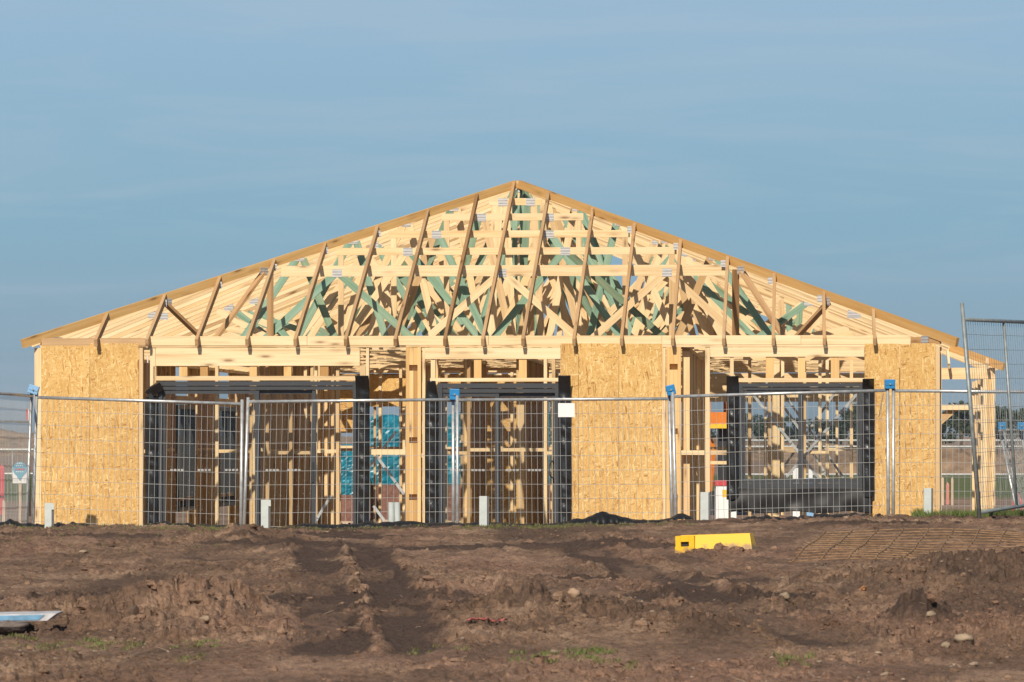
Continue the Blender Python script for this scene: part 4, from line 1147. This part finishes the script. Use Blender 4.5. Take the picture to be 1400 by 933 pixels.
# sign with the blue drop
def sign():
    Y = 66; a, b = W(17.5, 632, Y), W(37, 661, Y); cx = (a.x+b.x)/2; w = b.x-a.x; cz = (a.z+b.z)/2; h = a.z-b.z
    o = empty('site_sign', (cx, Y, PAD)); tag(o, 'small white sign with a blue map pin shape behind the slanting fence panel', 'sign')
    zc = cz-PAD
    MB().box(-w/2, w/2, 0, .012, zc-h/2, zc+h*.18).build('board', WHITE, o)
    MB().box(-.02, .02, .013, .05, -.05, zc).build('stake', STAKE, o)
    pts = []; r = w*.5
    for k in range(25):
        t = -.32*math.pi+k/24*1.64*math.pi; pts.append((r*math.cos(t-0), r*math.sin(t)+h*.17))
    pts = [(q[0], q[1]) for q in pts]
    pts = sorted(pts, key=lambda q: math.atan2(q[1]-h*.17, q[0]) % 6.283) if False else pts
    pts.append((0, -h*.38))
    mb = MB(); n = len(pts)
    fr = [(p[0], -.006, zc+p[1]) for p in pts]; bk = [(p[0], -.001, zc+p[1]) for p in pts]
    mb.quad(fr, [(0,0)]*n)
    for k in range(n): j = (k+1) % n; mb.quad([fr[k], bk[k], bk[j], fr[j]], [(0,0)]*4)
    mb.build('blue_pin', plain('blue_print', (.10,.36,.52), .5, 0, .03), o)
    mb = MB()
    for k in range(5): mb.box(-.075+k*.031, -.075+k*.031+.022, -.010, -.0065, zc+h*.12, zc+h*.20)
    mb.build('red_lettering', RED, o)
    mb = MB()
    for row, m_ in ((.30, 4), (.42, 3), (.02, 4)):
        for k in range(m_): mb.box(-.015*m_+k*.030, -.015*m_+k*.030+.020, -.010, -.0065, zc+h*row, zc+h*row+.014)
    mb.build('white_lettering', WHITE, o)
sign()

# spoil banks far off
def bank(cx, cy, w, d, h, seed):
    nx, ny = 70, 24; rr = np.random.default_rng(seed)
    X = np.linspace(-w/2, w/2, nx); Yv = np.linspace(-d/2, d/2, ny); XX, YY = np.meshgrid(X, Yv)
    ed = np.cos(np.pi*XX/w)**.6*np.cos(np.pi*YY/d)
    Z = h*ed*(.55+.75*fbm(XX*2.5/ (w/20)+seed, YY*.5, seed, 4))
    g = [[(float(cx+XX[j,i]), float(cy+YY[j,i]), float(PAD-.02+Z[j,i])) for i in range(nx)] for j in range(ny)]
    m, nt, b = new_mat('spoil_bank'); oc = nd(nt, 'ShaderNodeTexCoord').outputs['Object']
    n = noise(nt, oc, .9, 5, .7); lk(nt, ramp(nt, n, [(.32, (.13,.085,.055)), (.68, (.36,.24,.15))]), b.inputs['Base Color']); b.inputs['Roughness'].default_value = .95
    tag(MB().sheet(g).build('spoil_bank', m, None, True), kind='structure')
bank(19.5, 200, 16, 8, 1.25, 3); bank(14, 330, 40, 14, 1.6, 4); bank(-60, 420, 90, 24, 2.4, 5); bank(40, 260, 18, 8, 1.9, 8); bank(-20, 1200, 900, 60, 2.3, 6)

# trees far off
def tree(px, Y, h, w, seed, lab):
    rr = random.Random(seed); x_ = (px-700)/F*Y
    o = empty('gum_tree', (x_, Y, PAD)); tag(o, lab, 'tree', 'trees on the far side of the site')
    t = MB(); t.tube([(0,0,-.1), (.05*h*rr.uniform(-1,1),0,h*.35), (.08*h*rr.uniform(-1,1),.1,h*.7)], [h*.035, h*.025, h*.01], 7)
    for k in range(4):
        an = rr.uniform(0, 6.28); z0 = h*rr.uniform(.3,.55)
        t.tube([(0,0,z0), (w*.35*math.cos(an), w*.35*math.sin(an), z0+h*.25)], [h*.014, h*.005], 5)
    t.build('trunk', BARK, o)
    mb = MB(); cl = []
    for k in range(13):
        an = rr.uniform(0, 6.28); r = w*.5*math.sqrt(rr.random()); z = h*rr.uniform(.28, .92)
        r *= 1-.5*max(0, (z/h-.6)/.4)
        cl.append((r*math.cos(an), r*math.sin(an), z, w*rr.uniform(.13, .24)))
    for (cx, cy, cz, cr) in cl:
        for k in range(95):
            d = V((rr.gauss(0,1), rr.gauss(0,1), rr.gauss(0,1))).normalized()*cr*rr.uniform(.45, 1.08)
            c = V((cx, cy, cz))+V((d.x, d.y, d.z*.75)); s = h*rr.uniform(.018, .04)
            a = V((rr.gauss(0,1), rr.gauss(0,1), rr.gauss(0,1))).normalized()*s; b = V((rr.gauss(0,1), rr.gauss(0,1), rr.gauss(0,1))).normalized()*s
            mb.quad([c-a-b*.5, c+a-b*.5, c+a*.6+b, c-a*.6+b], [(0,0)]*4)
    mb.build('crown', LEAF, o)
tl_ = [(1018, 430, 4.6, 3.4), (1040, 460, 4.2, 3.5), (1085, 445, 4.0, 3.2), (1118, 430, 3.6, 3.4), (1150, 420, 4.8, 4.0), (1172, 440, 5.2, 4.2), (1196, 430, 5.0, 4.2), (1222, 450, 4.5, 4.4),
       (1250, 430, 4.2, 4.2), (1290, 420, 4.4, 3.8), (1312, 430, 5.4, 4.4), (1334, 440, 5.9, 4.6), (1362, 425, 4.9, 4.0), (1384, 430, 5.3, 4.4), (1408, 440, 5.6, 4.6), (985, 455, 4.1, 3.6)]
desc = ['seen through the left window pane', 'low behind the left window pane', 'behind the window mullion', 'seen right of the window mullion', 'seen through the right window pane', 'tall, at the right side of the right pane', 'behind the right flashing strip', 'hidden mostly by the right boarded wall',
        'behind the right boarded wall edge', 'just right of the boarded wall under the porch', 'under the porch brace', 'tall, behind the tilted panel post', 'right of the porch post', 'between the two blue clamps far off', 'at the right edge of the picture', 'left of the window behind the excavator']
for k, ((px, Y, h, w), d_) in enumerate(zip(tl_, desc)): tree(px, Y, h, w, k+5, 'dark far off tree '+d_)

# ------------------------------------------------------------------ the hazy air over the site
hzm = bpy.data.materials.new('haze'); hzm.use_nodes = True; hnt = hzm.node_tree; hnt.nodes.clear()
ho = hnt.nodes.new('ShaderNodeOutputMaterial'); hv = hnt.nodes.new('ShaderNodeVolumePrincipled')
hv.inputs['Color'].default_value = (.80,.88,.95,1); hv.inputs['Density'].default_value = .00020; hv.inputs['Anisotropy'].default_value = .2
hnt.links.new(hv.outputs[0], ho.inputs['Volume'])
hb = MB(); hb.box(-3100, 3100, -400, 6100, PAD-1.2, 13); tag(hb.build('haze', hzm), kind='stuff')

# ------------------------------------------------------------------ light, sky, camera
EL, AZ = math.radians(38), math.radians(14)       # sun behind the camera, a little to its left
sd = V((-math.sin(AZ)*math.cos(EL), -math.cos(AZ)*math.cos(EL), math.sin(EL)))
L = bpy.data.lights.new('sun', 'SUN'); L.energy = 4.8; L.angle = math.radians(.53); L.color = (1.0, .90, .75)
lo = bpy.data.objects.new('sun', L); COL.objects.link(lo); lo.rotation_euler = sd.to_track_quat('Z', 'Y').to_euler()
wld = bpy.data.worlds.new('World'); S.world = wld; wld.use_nodes = True; nt = wld.node_tree
bg = nt.nodes['Background']
sky = nd(nt, 'ShaderNodeTexSky', sky_type='NISHITA', sun_disc=False); sky.sun_elevation = EL; sky.sun_rotation = math.pi+AZ
sky.air_density = 1.0; sky.dust_density = .6; sky.ozone_density = 1.5; sky.altitude = 0
geo = nd(nt, 'ShaderNodeTexCoord').outputs['Generated']
sp = nd(nt, 'ShaderNodeSeparateXYZ'); lk(nt, geo, sp.inputs[0])
# thin high haze: smog near the horizon, streaky veil above
veil = noise(nt, mapping(nt, geo, (7, 7, 75), rot=(0, .06, 0)), 1.0, 6, .6, .9)
hz = ramp(nt, mth(nt, 'ADD', mth(nt, 'MULTIPLY', sp.outputs[2], 4.0), .2), [(0.20, (4.094,5.495,6.690)), (0.30, (4.094,6.115,7.689)), (0.40, (3.872,6.657,8.611)), (0.52, (4.393,7.122,9.381)), (0.64, (4.988,7.508,9.996)), (0.95, (4.764,7.276,10.149))])
hz = mixc(nt, mth(nt, 'MULTIPLY', ramp(nt, veil, [(.46, (0,0,0)), (.64, (1,1,1))]), .24), hz, (6.9,8.1,9.5))
fac = ramp(nt, sp.outputs[2], [(.0, (1,1,1)), (.14, (1,1,1)), (.42, (0,0,0))])
cc = mixc(nt, fac, sky.outputs[0], hz)
lk(nt, cc, bg.inputs[0]); bg.inputs[1].default_value = .066

cam = bpy.data.cameras.new('camera'); co = bpy.data.objects.new('camera', cam); COL.objects.link(co)
co.location = (0, 0, EYE); co.rotation_euler = (math.pi/2, 0, 0)
cam.sensor_width = 36; cam.lens = F/1400*36; cam.shift_y = (HZ-466.5)/1400; cam.clip_start = .5; cam.clip_end = 9000
cam.dof.use_dof = True; cam.dof.focus_distance = 49; cam.dof.aperture_fstop = 18
S.camera = co
S.render.engine = 'CYCLES'
S.cycles.max_bounces = 6; S.cycles.transparent_max_bounces = 12
S.view_settings.view_transform = 'Standard'; S.view_settings.look = 'None'; S.view_settings.exposure = 0; S.view_settings.gamma = 1
